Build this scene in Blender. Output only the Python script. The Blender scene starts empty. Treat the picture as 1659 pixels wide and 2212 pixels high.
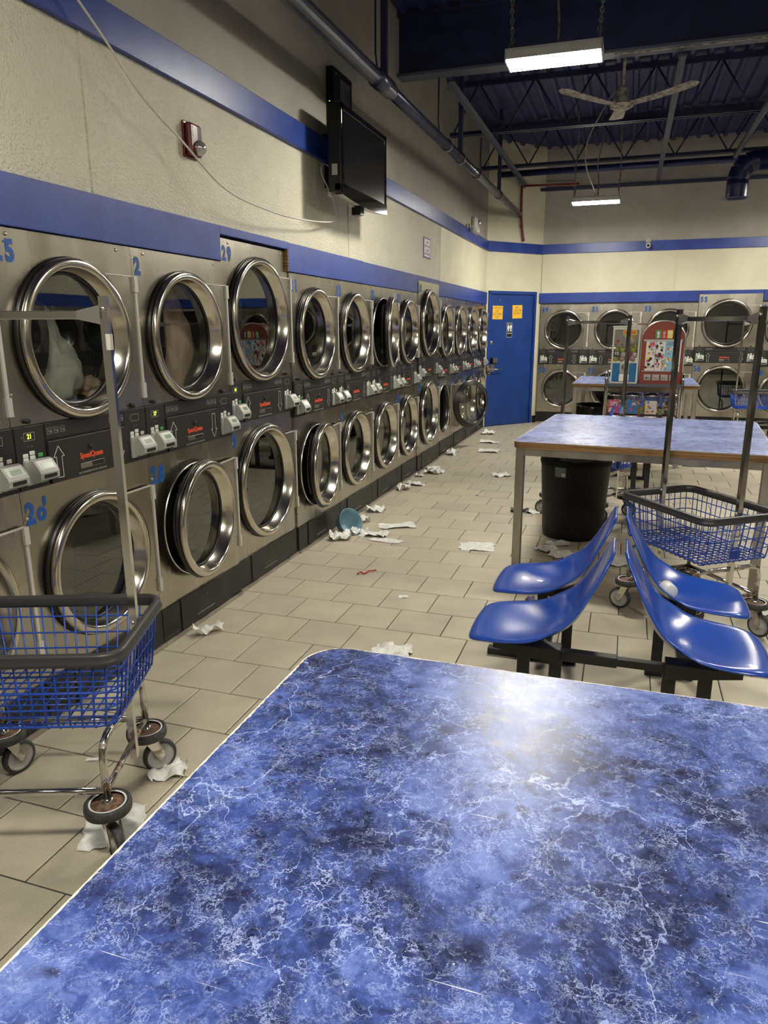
import bpy, bmesh, math, random
from math import sin, cos, pi, radians as rad
from mathutils import Vector, Matrix, noise
random.seed(7)
sc = bpy.context.scene
col = sc.collection

# ------------------------------------------------------------------ camera
W, Hh, FPX = 1659, 2212, 1554.0
cam_d = bpy.data.cameras.new('camera'); cam = bpy.data.objects.new('camera', cam_d); col.objects.link(cam)
cam_d.sensor_fit = 'VERTICAL'; cam_d.sensor_height = 24.0; cam_d.lens = 24.0 * FPX / Hh
cam_d.clip_start = 0.05; cam_d.clip_end = 100
p_, r_, y_ = rad(14.37), rad(-0.2), rad(18.28)
f0 = Vector((-sin(y_), cos(y_), 0)); rt = Vector((cos(y_), sin(y_), 0)); up = Vector((0, 0, 1))
fw = f0 * cos(p_) - up * sin(p_); u_ = up * cos(p_) + f0 * sin(p_)
r2 = rt * cos(r_) + u_ * sin(r_); u2 = u_ * cos(r_) - rt * sin(r_)
cm = Matrix((r2, u2, -fw)).transposed().to_4x4(); cm.translation = Vector((0, 0, 1.60))
cam.matrix_world = cm
sc.camera = cam

# ------------------------------------------------------------------ world, exposure
wd = bpy.data.worlds.new('world'); sc.world = wd; wd.use_nodes = True
bg = wd.node_tree.nodes['Background']; bg.inputs[0].default_value = (0.02, 0.022, 0.03, 1); bg.inputs[1].default_value = 0.2
vs = sc.view_settings
vs.view_transform = 'Standard'; vs.look = 'None'; vs.gamma = 1.0; vs.use_curve_mapping = False
vs.exposure = 0.10
LAMP = 205.0                       # radiance of the lamp diffusers
LAMP_COL = (1.0, 0.955, 0.83)
sc.cycles.use_denoising = True
sc.cycles.max_bounces = 10; sc.cycles.transparent_max_bounces = 16; sc.cycles.glossy_bounces = 6
sc.cycles.caustics_reflective = False; sc.cycles.caustics_refractive = False
sc.cycles.sample_clamp_indirect = 6.0

# ------------------------------------------------------------------ materials
MATS = {}
def nodes(m): return m.node_tree.nodes, m.node_tree.links
def mat(name, c, rough=0.5, metal=0.0, spec=0.5, coat=0.0, emit=None, es=0.0):
    m = bpy.data.materials.new(name); m.use_nodes = True
    b = m.node_tree.nodes['Principled BSDF']
    b.inputs['Base Color'].default_value = (*c, 1); b.inputs['Roughness'].default_value = rough
    b.inputs['Metallic'].default_value = metal; b.inputs['Specular IOR Level'].default_value = spec
    b.inputs['Coat Weight'].default_value = coat
    if emit: b.inputs['Emission Color'].default_value = (*emit, 1); b.inputs['Emission Strength'].default_value = es
    MATS[name] = m
    return m
def N(m, t, **kw):
    n = m.node_tree.nodes.new(t)
    for k, v in kw.items():
        if k in ('operation', 'blend_type', 'data_type', 'feature', 'distance', 'musgrave_type', 'noise_dimensions', 'wave_type', 'bands_direction', 'interpolation'): setattr(n, k, v)
        else: n.inputs[k.replace('_', ' ')].default_value = v
    return n
def lk(m, a, b): m.node_tree.links.new(a, b)
def ramp(m, stops, interp='LINEAR'):
    n = m.node_tree.nodes.new('ShaderNodeValToRGB'); cr = n.color_ramp; cr.interpolation = interp
    while len(cr.elements) < len(stops): cr.elements.new(0.5)
    for e, (p, c) in zip(cr.elements, stops): e.position = p; e.color = (*c, 1) if len(c) == 3 else c
    return n
def tex_coord(m, which='Object', scale=(1, 1, 1)):
    t = m.node_tree.nodes.new('ShaderNodeTexCoord'); mp = m.node_tree.nodes.new('ShaderNodeMapping')
    mp.inputs['Scale'].default_value = scale; lk(m, t.outputs[which], mp.inputs[0]); return mp.outputs[0]
def geo_pos(m, scale=(1, 1, 1)):
    t = m.node_tree.nodes.new('ShaderNodeNewGeometry'); mp = m.node_tree.nodes.new('ShaderNodeMapping')
    mp.inputs['Scale'].default_value = scale; lk(m, t.outputs['Position'], mp.inputs[0]); return mp.outputs[0]
def B(m): return m.node_tree.nodes['Principled BSDF']
def noisy(m, c1, c2, scale=20, sc3=(1, 1, 1), detail=4, bump=0.0, bscale=None, rough=None, pos=(0.35, 0.65)):
    v = geo_pos(m, sc3); n = N(m, 'ShaderNodeTexNoise', Scale=scale, Detail=detail); lk(m, v, n.inputs['Vector'])
    r = ramp(m, [(pos[0], c1), (pos[1], c2)]); lk(m, n.outputs['Fac'], r.inputs[0]); lk(m, r.outputs[0], B(m).inputs['Base Color'])
    if bump:
        n2 = N(m, 'ShaderNodeTexNoise', Scale=bscale or scale, Detail=3); lk(m, v, n2.inputs['Vector'])
        bp = N(m, 'ShaderNodeBump', Strength=bump, Distance=0.002); lk(m, n2.outputs['Fac'], bp.inputs['Height']); lk(m, bp.outputs[0], B(m).inputs['Normal'])
    if rough:
        rr = ramp(m, [(0.3, (rough[0],) * 3), (0.7, (rough[1],) * 3)]); lk(m, n.outputs['Fac'], rr.inputs[0]); lk(m, rr.outputs[0], B(m).inputs['Roughness'])
    return m

# steel sheet of the dryers
m = mat('steel_sheet', (0.46, 0.43, 0.37), 0.3, 1.0)
noisy(m, (0.40, 0.372, 0.315), (0.455, 0.425, 0.362), 6, (1, 1, 0.35), 3, rough=(0.22, 0.30))
v = geo_pos(m, (1, 1, 1)); n = N(m, 'ShaderNodeTexNoise', Scale=2.6, Detail=1); lk(m, v, n.inputs['Vector'])
bp = N(m, 'ShaderNodeBump', Strength=0.35, Distance=0.02); lk(m, n.outputs['Fac'], bp.inputs['Height']); lk(m, bp.outputs[0], B(m).inputs['Normal'])
mat('steel_ring', (0.62, 0.58, 0.50), 0.17, 1.0)
mat('steel_bright', (0.78, 0.77, 0.74), 0.25, 1.0)
m = mat('chrome', (0.60, 0.59, 0.57), 0.12, 1.0)
m = mat('chrome_rusty', (0.6, 0.58, 0.54), 0.2, 1.0)
v = geo_pos(m); n = N(m, 'ShaderNodeTexNoise', Scale=18, Detail=6); lk(m, v, n.inputs['Vector'])
r = ramp(m, [(0.50, (0.62, 0.60, 0.56)), (0.66, (0.16, 0.085, 0.04))]); lk(m, n.outputs['Fac'], r.inputs[0]); lk(m, r.outputs[0], B(m).inputs['Base Color'])
r = ramp(m, [(0.50, (1, 1, 1)), (0.66, (0.2, 0.2, 0.2))]); lk(m, n.outputs['Fac'], r.inputs[0]); lk(m, r.outputs[0], B(m).inputs['Metallic'])
r = ramp(m, [(0.50, (0.16,) * 3), (0.66, (0.7,) * 3)]); lk(m, n.outputs['Fac'], r.inputs[0]); lk(m, r.outputs[0], B(m).inputs['Roughness'])
m = noisy(mat('rust', (0.12, 0.055, 0.03), 0.8), (0.07, 0.035, 0.022), (0.22, 0.13, 0.08), 60)
m = noisy(mat('steel_leg', (0.5, 0.47, 0.42), 0.32, 1.0), (0.36, 0.34, 0.30), (0.50, 0.47, 0.41), 9, (1, 1, 0.3), 5, rough=(0.26, 0.42))
mat('black_plastic', (0.012, 0.0115, 0.011), 0.38)
mat('black_panel', (0.016, 0.0155, 0.0145), 0.42)
m = noisy(mat('kick_black', (0.02, 0.02, 0.019), 0.42, spec=0.35), (0.009, 0.009, 0.0085), (0.02, 0.0195, 0.018), 8, (1, 1, 1), 5)
mat('black_rubber', (0.015, 0.015, 0.015), 0.6)
mat('gasket', (0.012, 0.011, 0.010), 0.3)
m = noisy(mat('tyre', (0.03, 0.032, 0.034), 0.6), (0.022, 0.023, 0.025), (0.055, 0.055, 0.055), 70)
mat('wheel_grey', (0.38, 0.37, 0.35), 0.5)
mat('rim_rubber', (0.035, 0.035, 0.036), 0.40)
mat('wire_blue', (0.012, 0.055, 0.36), 0.3)
mat('reader_grey', (0.36, 0.36, 0.33), 0.45)
mat('white_print', (0.62, 0.62, 0.58), 0.5)
mat('dim_print', (0.30, 0.30, 0.28), 0.5)
mat('lcd', (0.25, 0.31, 0.24), 0.2)
mat('orange_print', (0.72, 0.085, 0.03), 0.5)
mat('digit_lit', (0.05, 0.06, 0.0), 0.5, emit=(0.75, 1.0, 0.08), es=1.6)
mat('number_blue', (0.008, 0.075, 0.30), 0.45)
mat('yellow_tape', (0.75, 0.55, 0.02), 0.5); mat('orange_tape', (0.75, 0.16, 0.02), 0.5)
mat('screw', (0.5, 0.48, 0.44), 0.3, 1.0)
# drum: dark galvanised sheet with rows of punched holes
m = mat('drum_sheet', (0.10, 0.10, 0.095), 0.45, 0.6)
v = tex_coord(m, 'UV', (1, 1, 1)); vo = N(m, 'ShaderNodeTexVoronoi', Scale=1.0, Randomness=0.0); lk(m, v, vo.inputs['Vector'])
r = ramp(m, [(0.26, (0.008, 0.008, 0.008)), (0.33, (0.115, 0.115, 0.108))]); lk(m, vo.outputs['Distance'], r.inputs[0]); lk(m, r.outputs[0], B(m).inputs['Base Color'])
# door glass
m = bpy.data.materials.new('door_glass'); m.use_nodes = True; MATS['door_glass'] = m
nt = m.node_tree; nt.nodes.remove(nt.nodes['Principled BSDF'])
tr = N(m, 'ShaderNodeBsdfTransparent'); tr.inputs[0].default_value = (0.54, 0.55, 0.52, 1)
gl = N(m, 'ShaderNodeBsdfGlossy', Roughness=0.015); gl.inputs[0].default_value = (0.9, 0.92, 0.9, 1)
mx = N(m, 'ShaderNodeMixShader')
ge = m.node_tree.nodes.new('ShaderNodeNewGeometry'); dt = N(m, 'ShaderNodeVectorMath', operation='DOT_PRODUCT'); lk(m, ge.outputs['Incoming'], dt.inputs[0]); lk(m, ge.outputs['Normal'], dt.inputs[1])
ab = N(m, 'ShaderNodeMath', operation='ABSOLUTE'); lk(m, dt.outputs['Value'], ab.inputs[0])
om = N(m, 'ShaderNodeMath', operation='SUBTRACT'); om.inputs[0].default_value = 1.0; lk(m, ab.outputs[0], om.inputs[1])
pw = N(m, 'ShaderNodeMath', operation='POWER'); lk(m, om.outputs[0], pw.inputs[0]); pw.inputs[1].default_value = 5.0
ma = N(m, 'ShaderNodeMath', operation='MULTIPLY_ADD'); lk(m, pw.outputs[0], ma.inputs[0]); ma.inputs[1].default_value = 0.82; ma.inputs[2].default_value = 0.16
lk(m, ma.outputs[0], mx.inputs[0]); lk(m, tr.outputs[0], mx.inputs[1]); lk(m, gl.outputs[0], mx.inputs[2]); lk(m, mx.outputs[0], nt.nodes['Material Output'].inputs[0])
m2 = m.copy(); m2.name = 'clear_plastic'; MATS['clear_plastic'] = m2
for n in m2.node_tree.nodes:
    if n.type == 'BSDF_TRANSPARENT': n.inputs[0].default_value = (0.88, 0.88, 0.86, 1)
    if n.type == 'MATH' and n.operation == 'MULTIPLY_ADD': n.inputs[2].default_value = 0.045
# walls
m = noisy(mat('wall_paint', (0.52, 0.48, 0.39), 0.6), (0.335, 0.31, 0.265), (0.385, 0.36, 0.31), 3.0, (1, 1, 1), 5)
m = noisy(mat('wall_cream', (0.62, 0.58, 0.40), 0.5), (0.60, 0.565, 0.41), (0.67, 0.635, 0.47), 2.5, (1, 1, 1), 4)
m = noisy(mat('wall_frp', (0.6, 0.57, 0.43), 0.24), (0.66, 0.625, 0.485), (0.73, 0.695, 0.55), 2.5, (1, 1, 1), 4)
v = geo_pos(m, (1, 1, 1)); vo = N(m, 'ShaderNodeTexVoronoi', Scale=85.0, feature='SMOOTH_F1'); lk(m, v, vo.inputs['Vector'])
n = N(m, 'ShaderNodeTexNoise', Scale=120, Detail=3); lk(m, v, n.inputs['Vector'])
ad = N(m, 'ShaderNodeMath', operation='ADD'); lk(m, vo.outputs['Distance'], ad.inputs[0]); lk(m, n.outputs['Fac'], ad.inputs[1])
bp = N(m, 'ShaderNodeBump', Strength=1.0, Distance=0.007); lk(m, ad.outputs[0], bp.inputs['Height']); lk(m, bp.outputs[0], B(m).inputs['Normal'])
m = noisy(mat('band_blue', (0.017, 0.045, 0.27), 0.33), (0.014, 0.038, 0.235), (0.024, 0.060, 0.31), 5, (1, 1, 1), 6, bump=0.35, bscale=160)
m = noisy(mat('door_blue', (0.008, 0.04, 0.22), 0.4), (0.007, 0.036, 0.20), (0.010, 0.050, 0.25), 4)
m = noisy(mat('beam_navy', (0.010, 0.013, 0.055), 0.5), (0.007, 0.010, 0.040), (0.016, 0.020, 0.075), 6)
m = noisy(mat('deck_navy', (0.014, 0.018, 0.085), 0.5), (0.016, 0.020, 0.085), (0.030, 0.036, 0.135), 4)
m = noisy(mat('pipe_navy', (0.02, 0.025, 0.05), 0.3, 0.2), (0.018, 0.023, 0.055), (0.05, 0.055, 0.075), 10)
mat('steel_grey_paint', (0.07, 0.08, 0.11), 0.45)
mat('duct_blue', (0.010, 0.014, 0.075), 0.35)
mat('red_pipe', (0.16, 0.008, 0.01), 0.4)
m = noisy(mat('dusty_white', (0.42, 0.40, 0.34), 0.7), (0.17, 0.15, 0.11), (0.40, 0.38, 0.32), 25, (1, 1, 1), 6, pos=(0.4, 0.55))
m = noisy(mat('dusty_chain', (0.2, 0.19, 0.17), 0.8), (0.09, 0.08, 0.07), (0.30, 0.28, 0.25), 50)
mat('fixture_white', (0.62, 0.62, 0.58), 0.5)
mat('lamp_on', (1, 1, 1), 0.5, emit=LAMP_COL, es=LAMP)
mat('cable_white', (0.62, 0.58, 0.50), 0.5)
# floor
m = mat('tile', (0.40, 0.36, 0.28), 0.42)
oi = m.node_tree.nodes.new('ShaderNodeObjectInfo')
v = geo_pos(m); n = N(m, 'ShaderNodeTexNoise', Scale=220, Detail=4); lk(m, v, n.inputs['Vector'])
n3 = N(m, 'ShaderNodeTexNoise', Scale=7, Detail=5); lk(m, v, n3.inputs['Vector'])
r = ramp(m, [(0.30, (0.43, 0.387, 0.292)), (0.5, (0.50, 0.452, 0.347)), (0.72, (0.55, 0.50, 0.39))]); lk(m, n.outputs['Fac'], r.inputs[0])
r3 = ramp(m, [(0.3, (0.88, 0.88, 0.88)), (0.7, (1.06, 1.06, 1.06))]); lk(m, n3.outputs['Fac'], r3.inputs[0])
ro = ramp(m, [(0.0, (0.93, 0.93, 0.93)), (1.0, (1.05, 1.04, 1.02))]); lk(m, oi.outputs['Random'], ro.inputs[0])
x1 = N(m, 'ShaderNodeMixRGB', blend_type='MULTIPLY', Fac=1.0); lk(m, r.outputs[0], x1.inputs[1]); lk(m, r3.outputs[0], x1.inputs[2])
x2 = N(m, 'ShaderNodeMixRGB', blend_type='MULTIPLY', Fac=1.0); lk(m, x1.outputs[0], x2.inputs[1]); lk(m, ro.outputs[0], x2.inputs[2]); lk(m, x2.outputs[0], B(m).inputs['Base Color'])
rr = ramp(m, [(0.3, (0.34,) * 3), (0.7, (0.5,) * 3)]); lk(m, n3.outputs['Fac'], rr.inputs[0]); lk(m, rr.outputs[0], B(m).inputs['Roughness'])
noisy(mat('grout', (0.05, 0.045, 0.038), 0.9), (0.035, 0.032, 0.027), (0.07, 0.063, 0.052), 12)
# blue marbled laminate
def laminate(name, dark, mid, light, vein, stretch=(1, 1, 1), rough=0.24):
    m = mat(name, mid, rough)
    v0 = geo_pos(m, stretch)
    def noi(vec, scale, detail=4, r=0.55):
        n = N(m, 'ShaderNodeTexNoise', Scale=scale, Detail=detail, Roughness=r); lk(m, vec, n.inputs['Vector']); return n
    def warp(vec, scale, amt, detail=4):
        n = noi(vec, scale, detail); sb = N(m, 'ShaderNodeVectorMath', operation='SUBTRACT'); lk(m, n.outputs['Color'], sb.inputs[0]); sb.inputs[1].default_value = (0.5, 0.5, 0.5)
        sl = N(m, 'ShaderNodeVectorMath', operation='SCALE'); lk(m, sb.outputs[0], sl.inputs[0]); sl.inputs['Scale'].default_value = amt
        ad = N(m, 'ShaderNodeVectorMath', operation='ADD'); lk(m, vec, ad.inputs[0]); lk(m, sl.outputs[0], ad.inputs[1]); return ad.outputs[0]
    def val(out, stops):
        r = ramp(m, [(p, (c,) * 3) for p, c in stops]); lk(m, out, r.inputs[0]); return r.outputs[0]
    def math_(op, a, b):
        n = N(m, 'ShaderNodeMath', operation=op)
        for i, x in enumerate((a, b)):
            if isinstance(x, (int, float)): n.inputs[i].default_value = x
            else: lk(m, x, n.inputs[i])
        return n.outputs[0]
    def mixc(f, a, b, t='MIX'):
        n = N(m, 'ShaderNodeMixRGB', blend_type=t)
        if isinstance(f, (int, float)): n.inputs[0].default_value = f
        else: lk(m, f, n.inputs[0])
        for i, x in ((1, a), (2, b)):
            if isinstance(x, tuple): n.inputs[i].default_value = (*x, 1)
            else: lk(m, x, n.inputs[i])
        return n.outputs[0]
    v = warp(v0, 5.0, 0.16, 5); v = warp(v, 26.0, 0.03, 4)
    # cloudy ground: broad patches plus fine mottling
    broad = noi(v, 3.4, 3).outputs['Fac']; fine = noi(v, 22.0, 9, 0.75).outputs['Fac']
    g = math_('ADD', math_('MULTIPLY', broad, 0.50), math_('MULTIPLY', fine, 0.50))
    r = ramp(m, [(0.40, dark), (0.465, tuple(0.5 * a + 0.5 * b for a, b in zip(dark, mid))), (0.505, mid), (0.555, tuple(0.55 * a + 0.45 * b for a, b in zip(mid, light))), (0.62, light)]); lk(m, g, r.inputs[0]); c = r.outputs[0]
    # dark round pits, crowded in some zones
    for sc_, th, lo in ((17.0, 0.36, 0.46), (34.0, 0.34, 0.50)):
        vb = N(m, 'ShaderNodeTexVoronoi', Scale=sc_); lk(m, v, vb.inputs['Vector'])
        f = math_('MULTIPLY', val(vb.outputs['Distance'], ((0.12, 0.85), (th, 0.0))), val(noi(v0, 4.6, 4).outputs['Fac'], ((lo, 0.0), (lo + 0.12, 1.0))))
        c = mixc(f, c, dark)
    # small pale flakes
    vf = N(m, 'ShaderNodeTexVoronoi', Scale=21.0); lk(m, warp(v, 40.0, 0.03), vf.inputs['Vector'])
    f = math_('MULTIPLY', val(vf.outputs['Distance'], ((0.16, 0.6), (0.30, 0.0))), val(noi(v0, 7.0, 4).outputs['Fac'], ((0.58, 0.0), (0.66, 1.0))))
    c = mixc(f, c, light)
    # hair-thin vein nets at three sizes, each broken up
    for sc_, wd, lo, st, amt in ((6.0, 0.012, 0.46, 0.75, 0.05), (14.0, 0.022, 0.45, 0.70, 0.035), (34.0, 0.040, 0.44, 0.62, 0.02), (75.0, 0.06, 0.46, 0.5, 0.012)):
        k = N(m, 'ShaderNodeTexVoronoi', Scale=sc_, feature='DISTANCE_TO_EDGE'); lk(m, warp(warp(v0, sc_ * 0.9, amt * 4, 6), sc_ * 4, amt, 3), k.inputs['Vector'])
        f = math_('MULTIPLY', val(k.outputs['Distance'], ((0.0, st), (wd, 0.0))), val(noi(v0, sc_ * 0.45 + 2.0, 5).outputs['Fac'], ((lo, 0.0), (lo + 0.16, 1.0))))
        c = mixc(f, c, vein)
    # worn specks and short scratches
    f = val(noi(v0, 230, 2).outputs['Fac'], ((0.70, 0.0), (0.75, 0.8))); f = math_('MULTIPLY', f, val(noi(v0, 5.5, 3).outputs['Fac'], ((0.42, 0.15), (0.62, 1.0)))); c = mixc(f, c, (0.66, 0.70, 0.78))
    for ang_, off in ((0.6, 2.0), (-0.5, 9.0), (1.9, 17.0)):
        mp = N(m, 'ShaderNodeMapping'); lk(m, v0, mp.inputs[0]); mp.inputs['Rotation'].default_value = (0, 0, ang_); mp.inputs['Location'].default_value = (off, off, 0); mp.inputs['Scale'].default_value = (7.0, 190.0, 1)
        f = math_('MULTIPLY', val(noi(mp.outputs[0], 1.0, 1).outputs['Fac'], ((0.755, 0.0), (0.79, 0.75))), val(noi(v0, 3.0, 2).outputs['Fac'], ((0.5, 0.0), (0.6, 1.0)))); c = mixc(f, c, (0.7, 0.72, 0.78))
    lk(m, c, B(m).inputs['Base Color'])
    rr = ramp(m, [(0.3, (rough - 0.05,) * 3), (0.7, (rough + 0.1,) * 3)]); lk(m, fine, rr.inputs[0]); lk(m, rr.outputs[0], B(m).inputs['Roughness'])
    return m
laminate('laminate_marble', (0.011, 0.015, 0.055), (0.040, 0.070, 0.255), (0.13, 0.19, 0.48), (0.42, 0.50, 0.82), rough=0.30)
laminate('laminate_streak_sheen', (0.06, 0.075, 0.20), (0.12, 0.155, 0.36), (0.22, 0.27, 0.52), (0.4, 0.45, 0.7), (0.5, 1.6, 1), 0.26)  # stretched pattern; paler tones put the grazing reflection into the colour
noisy(mat('edge_white', (0.72, 0.70, 0.60), 0.6), (0.45, 0.43, 0.36), (0.75, 0.73, 0.64), 90)
m = mat('plywood', (0.4, 0.22, 0.08), 0.55)
v = geo_pos(m, (1, 1, 110)); n = N(m, 'ShaderNodeTexNoise', Scale=2.0, Detail=5); lk(m, v, n.inputs['Vector'])
r = ramp(m, [(0.36, (0.07, 0.03, 0.01)), (0.48, (0.30, 0.155, 0.05)), (0.66, (0.50, 0.30, 0.12))]); lk(m, n.outputs['Fac'], r.inputs[0]); lk(m, r.outputs[0], B(m).inputs['Base Color'])
m = noisy(mat('shell_blue', (0.008, 0.052, 0.36), 0.25, coat=0.25), (0.009, 0.055, 0.38), (0.012, 0.068, 0.41), 3, (1, 1, 1), 2)
mat('bench_black', (0.008, 0.008, 0.009), 0.42)
m = noisy(mat('bin_black', (0.005, 0.005, 0.005), 0.5, spec=0.25), (0.004, 0.004, 0.004), (0.007, 0.007, 0.007), 30)
mat('bag_black', (0.006, 0.006, 0.006), 0.18)
m = noisy(mat('tissue', (0.75, 0.74, 0.70), 0.8), (0.62, 0.61, 0.57), (0.80, 0.79, 0.75), 40)
mat('cup_white', (0.75, 0.74, 0.72), 0.4); mat('cup_brown', (0.20, 0.10, 0.06), 0.5)
mat('bowl_blue', (0.20, 0.34, 0.42), 0.3)
mat('paper_yellow', (0.86, 0.48, 0.035), 0.6); mat('ink', (0.20, 0.12, 0.05), 0.7)
mat('paper_white', (0.70, 0.68, 0.70), 0.6); mat('purple_ink', (0.12, 0.10, 0.20), 0.6)
mat('sign_black', (0.01, 0.01, 0.01), 0.4); mat('sign_white', (0.8, 0.8, 0.8), 0.5); mat('sign_grey', (0.35, 0.37, 0.42), 0.4)
mat('alarm_red', (0.10, 0.006, 0.008), 0.3); mat('alarm_lens', (0.6, 0.6, 0.57), 0.08, 0.7)
mat('tv_black', (0.004, 0.004, 0.0042), 0.34, spec=0.3); mat('tv_screen', (0.004, 0.004, 0.0045), 0.15, spec=0.6); mat('tv_gloss', (0.003, 0.003, 0.003), 0.05, spec=0.35); mat('hinge_pale', (0.60, 0.58, 0.53), 0.35, 0.4)
mat('cloth_white', (0.85, 0.88, 0.80), 0.9); mat('cloth_pink', (0.66, 0.45, 0.38), 0.9); mat('cloth_dark', (0.05, 0.012, 0.02), 0.9); mat('cloth_tan', (0.7, 0.5, 0.38), 0.9)
mat('machine_red', (0.22, 0.035, 0.018), 0.4); mat('machine_blue', (0.012, 0.13, 0.30), 0.35); mat('machine_cream', (0.55, 0.53, 0.44), 0.4)
mat('lamp_grey', (0.55, 0.53, 0.48), 0.4)
PAL = {'p_red': (0.5, 0.03, 0.03), 'p_yel': (0.8, 0.6, 0.05), 'p_grn': (0.06, 0.3, 0.08), 'p_blu': (0.05, 0.18, 0.5), 'p_sky': (0.22, 0.47, 0.66), 'p_pnk': (0.62, 0.09, 0.20),
       'p_wht': (0.7, 0.68, 0.66), 'p_blk': (0.015, 0.015, 0.016), 'p_org': (0.75, 0.20, 0.03), 'p_lim': (0.45, 0.5, 0.05), 'p_gry': (0.35, 0.34, 0.33), 'p_skin': (0.5, 0.33, 0.26), 'p_mar': (0.10, 0.015, 0.02), 'p_tan': (0.45, 0.30, 0.10)}
for k, c in PAL.items(): mat(k, c, 0.45)

# ------------------------------------------------------------------ mesh helpers
class MB:
    def __init__(s): s.v = []; s.f = []; s.sm = []; s.uv = None
    def add(s, vs_, fs, smooth=False, M=None):
        o = len(s.v)
        if M is not None: vs_ = [M @ Vector(p) for p in vs_]
        s.v += [tuple(p) for p in vs_]; s.f += [tuple(i + o for i in f) for f in fs]; s.sm += [smooth] * len(fs); return s
    def box(s, x0, x1, y0, y1, z0, z1, M=None):
        return s.add([(x0, y0, z0), (x1, y0, z0), (x1, y1, z0), (x0, y1, z0), (x0, y0, z1), (x1, y0, z1), (x1, y1, z1), (x0, y1, z1)],
                     [(0, 3, 2, 1), (4, 5, 6, 7), (0, 1, 5, 4), (1, 2, 6, 5), (2, 3, 7, 6), (3, 0, 4, 7)], False, M)
    def bbox(s, x0, x1, y0, y1, z0, z1, b=0.004, M=None):   # chamfered box
        bm = bmesh.new(); bmesh.ops.create_cube(bm, size=1)
        for v in bm.verts: v.co = Vector(((x0 + x1) / 2 + v.co.x * (x1 - x0), (y0 + y1) / 2 + v.co.y * (y1 - y0), (z0 + z1) / 2 + v.co.z * (z1 - z0)))
        bmesh.ops.bevel(bm, geom=list(bm.edges), offset=b, segments=2, profile=0.5, affect='EDGES')
        bm.verts.index_update(); s.add([v.co.copy() for v in bm.verts], [[v.index for v in f.verts] for f in bm.faces], False, M); bm.free(); return s
    def lathe(s, prof, c=(0, 0, 0), axis='z', n=48, M=None, smooth=True, a0=0, a1=2 * pi):
        full = abs(a1 - a0 - 2 * pi) < 1e-6; k = n if full else n + 1; vs_ = []
        for i in range(k):
            a = a0 + (a1 - a0) * i / n
            for r, h in prof:
                if axis == 'z': vs_.append((c[0] + r * cos(a), c[1] + r * sin(a), c[2] + h))
                elif axis == 'x': vs_.append((c[0] + h, c[1] + r * cos(a), c[2] + r * sin(a)))
                else: vs_.append((c[0] + r * sin(a), c[1] + h, c[2] + r * cos(a)))
        P = len(prof); fs = []
        for i in range(n):
            j = (i + 1) % k
            for q in range(P - 1): fs.append((i * P + q, j * P + q, j * P + q + 1, i * P + q + 1))
        return s.add(vs_, fs, smooth, M)
    def disc(s, r, c, axis='x', n=48, M=None):
        vs_ = []
        for i in range(n):
            a = 2 * pi * i / n
            vs_.append((c[0], c[1] + r * cos(a), c[2] + r * sin(a)) if axis == 'x' else (c[0] + r * cos(a), c[1] + r * sin(a), c[2]) if axis == 'z' else (c[0] + r * sin(a), c[1], c[2] + r * cos(a)))
        return s.add(vs_, [tuple(range(n))], False, M)
    def tube(s, pts, r, n=8, closed=False, M=None, caps=True, smooth=True, sec=None):
        pts = [Vector(p) for p in pts]; K = len(pts); vs_ = []; prev = None
        for i, p in enumerate(pts):
            if closed: t = (pts[(i + 1) % K] - pts[i - 1])
            else: t = pts[min(i + 1, K - 1)] - pts[max(i - 1, 0)]
            if t.length < 1e-9: t = Vector((0, 0, 1))
            t.normalize()
            if prev is None:
                ref = Vector((0, 0, 1)) if abs(t.z) < 0.9 else Vector((0, 1, 0))
                a = t.cross(ref).normalized()
            else: a = (prev - t * prev.dot(t)).normalized()
            b = t.cross(a); prev = a
            if sec:
                for (x, y) in sec: vs_.append(p + a * x + b * y)
            else:
                for q in range(n): vs_.append(p + (a * cos(2 * pi * q / n) + b * sin(2 * pi * q / n)) * (r if not callable(r) else r(i / (K - 1))))
        nn = len(sec) if sec else n; fs = []
        for i in range(K if closed else K - 1):
            j = (i + 1) % K
            for q in range(nn): fs.append((i * nn + q, i * nn + (q + 1) % nn, j * nn + (q + 1) % nn, j * nn + q))
        if caps and not closed: fs.append(tuple(range(nn))[::-1]); fs.append(tuple((K - 1) * nn + q for q in range(nn)))
        return s.add(vs_, fs, smooth, M)
    def prism(s, poly, d0, d1, plane='xz', M=None):
        def P(a, b, d): return (a, d, b) if plane == 'xz' else (d, a, b) if plane == 'yz' else (a, b, d)
        n = len(poly); vs_ = [P(a, b, d0) for a, b in poly] + [P(a, b, d1) for a, b in poly]
        fs = [tuple(range(n)), tuple(range(2 * n - 1, n - 1, -1))] + [(i, i + n, (i + 1) % n + n, (i + 1) % n) for i in range(n)]
        return s.add(vs_, fs, False, M)
    def mesh(s, name):
        me = bpy.data.meshes.new(name); me.from_pydata(s.v, [], s.f)
        me.polygons.foreach_set('use_smooth', s.sm); me.update()
        bm = bmesh.new(); bm.from_mesh(me); bmesh.ops.recalc_face_normals(bm, faces=bm.faces); bm.to_mesh(me); bm.free()
        return me
    def build(s, name, m, parent=None, loc=None, rz=None, smooth_angle=None):
        return obj(name, s.mesh(name), m, parent, loc, rz)
def obj(name, me, m, parent=None, loc=None, rz=None):
    o = bpy.data.objects.new(name, me); col.objects.link(o)
    if m is not None:
        me.materials.clear(); me.materials.append(MATS[m])
    if parent: o.parent = parent
    if loc: o.location = loc
    if rz is not None: o.rotation_euler = (0, 0, rz)
    return o
def tag(o, label, cat, group=None):
    o['label'] = label; o['category'] = cat
    if group: o['group'] = group
    return o
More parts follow.
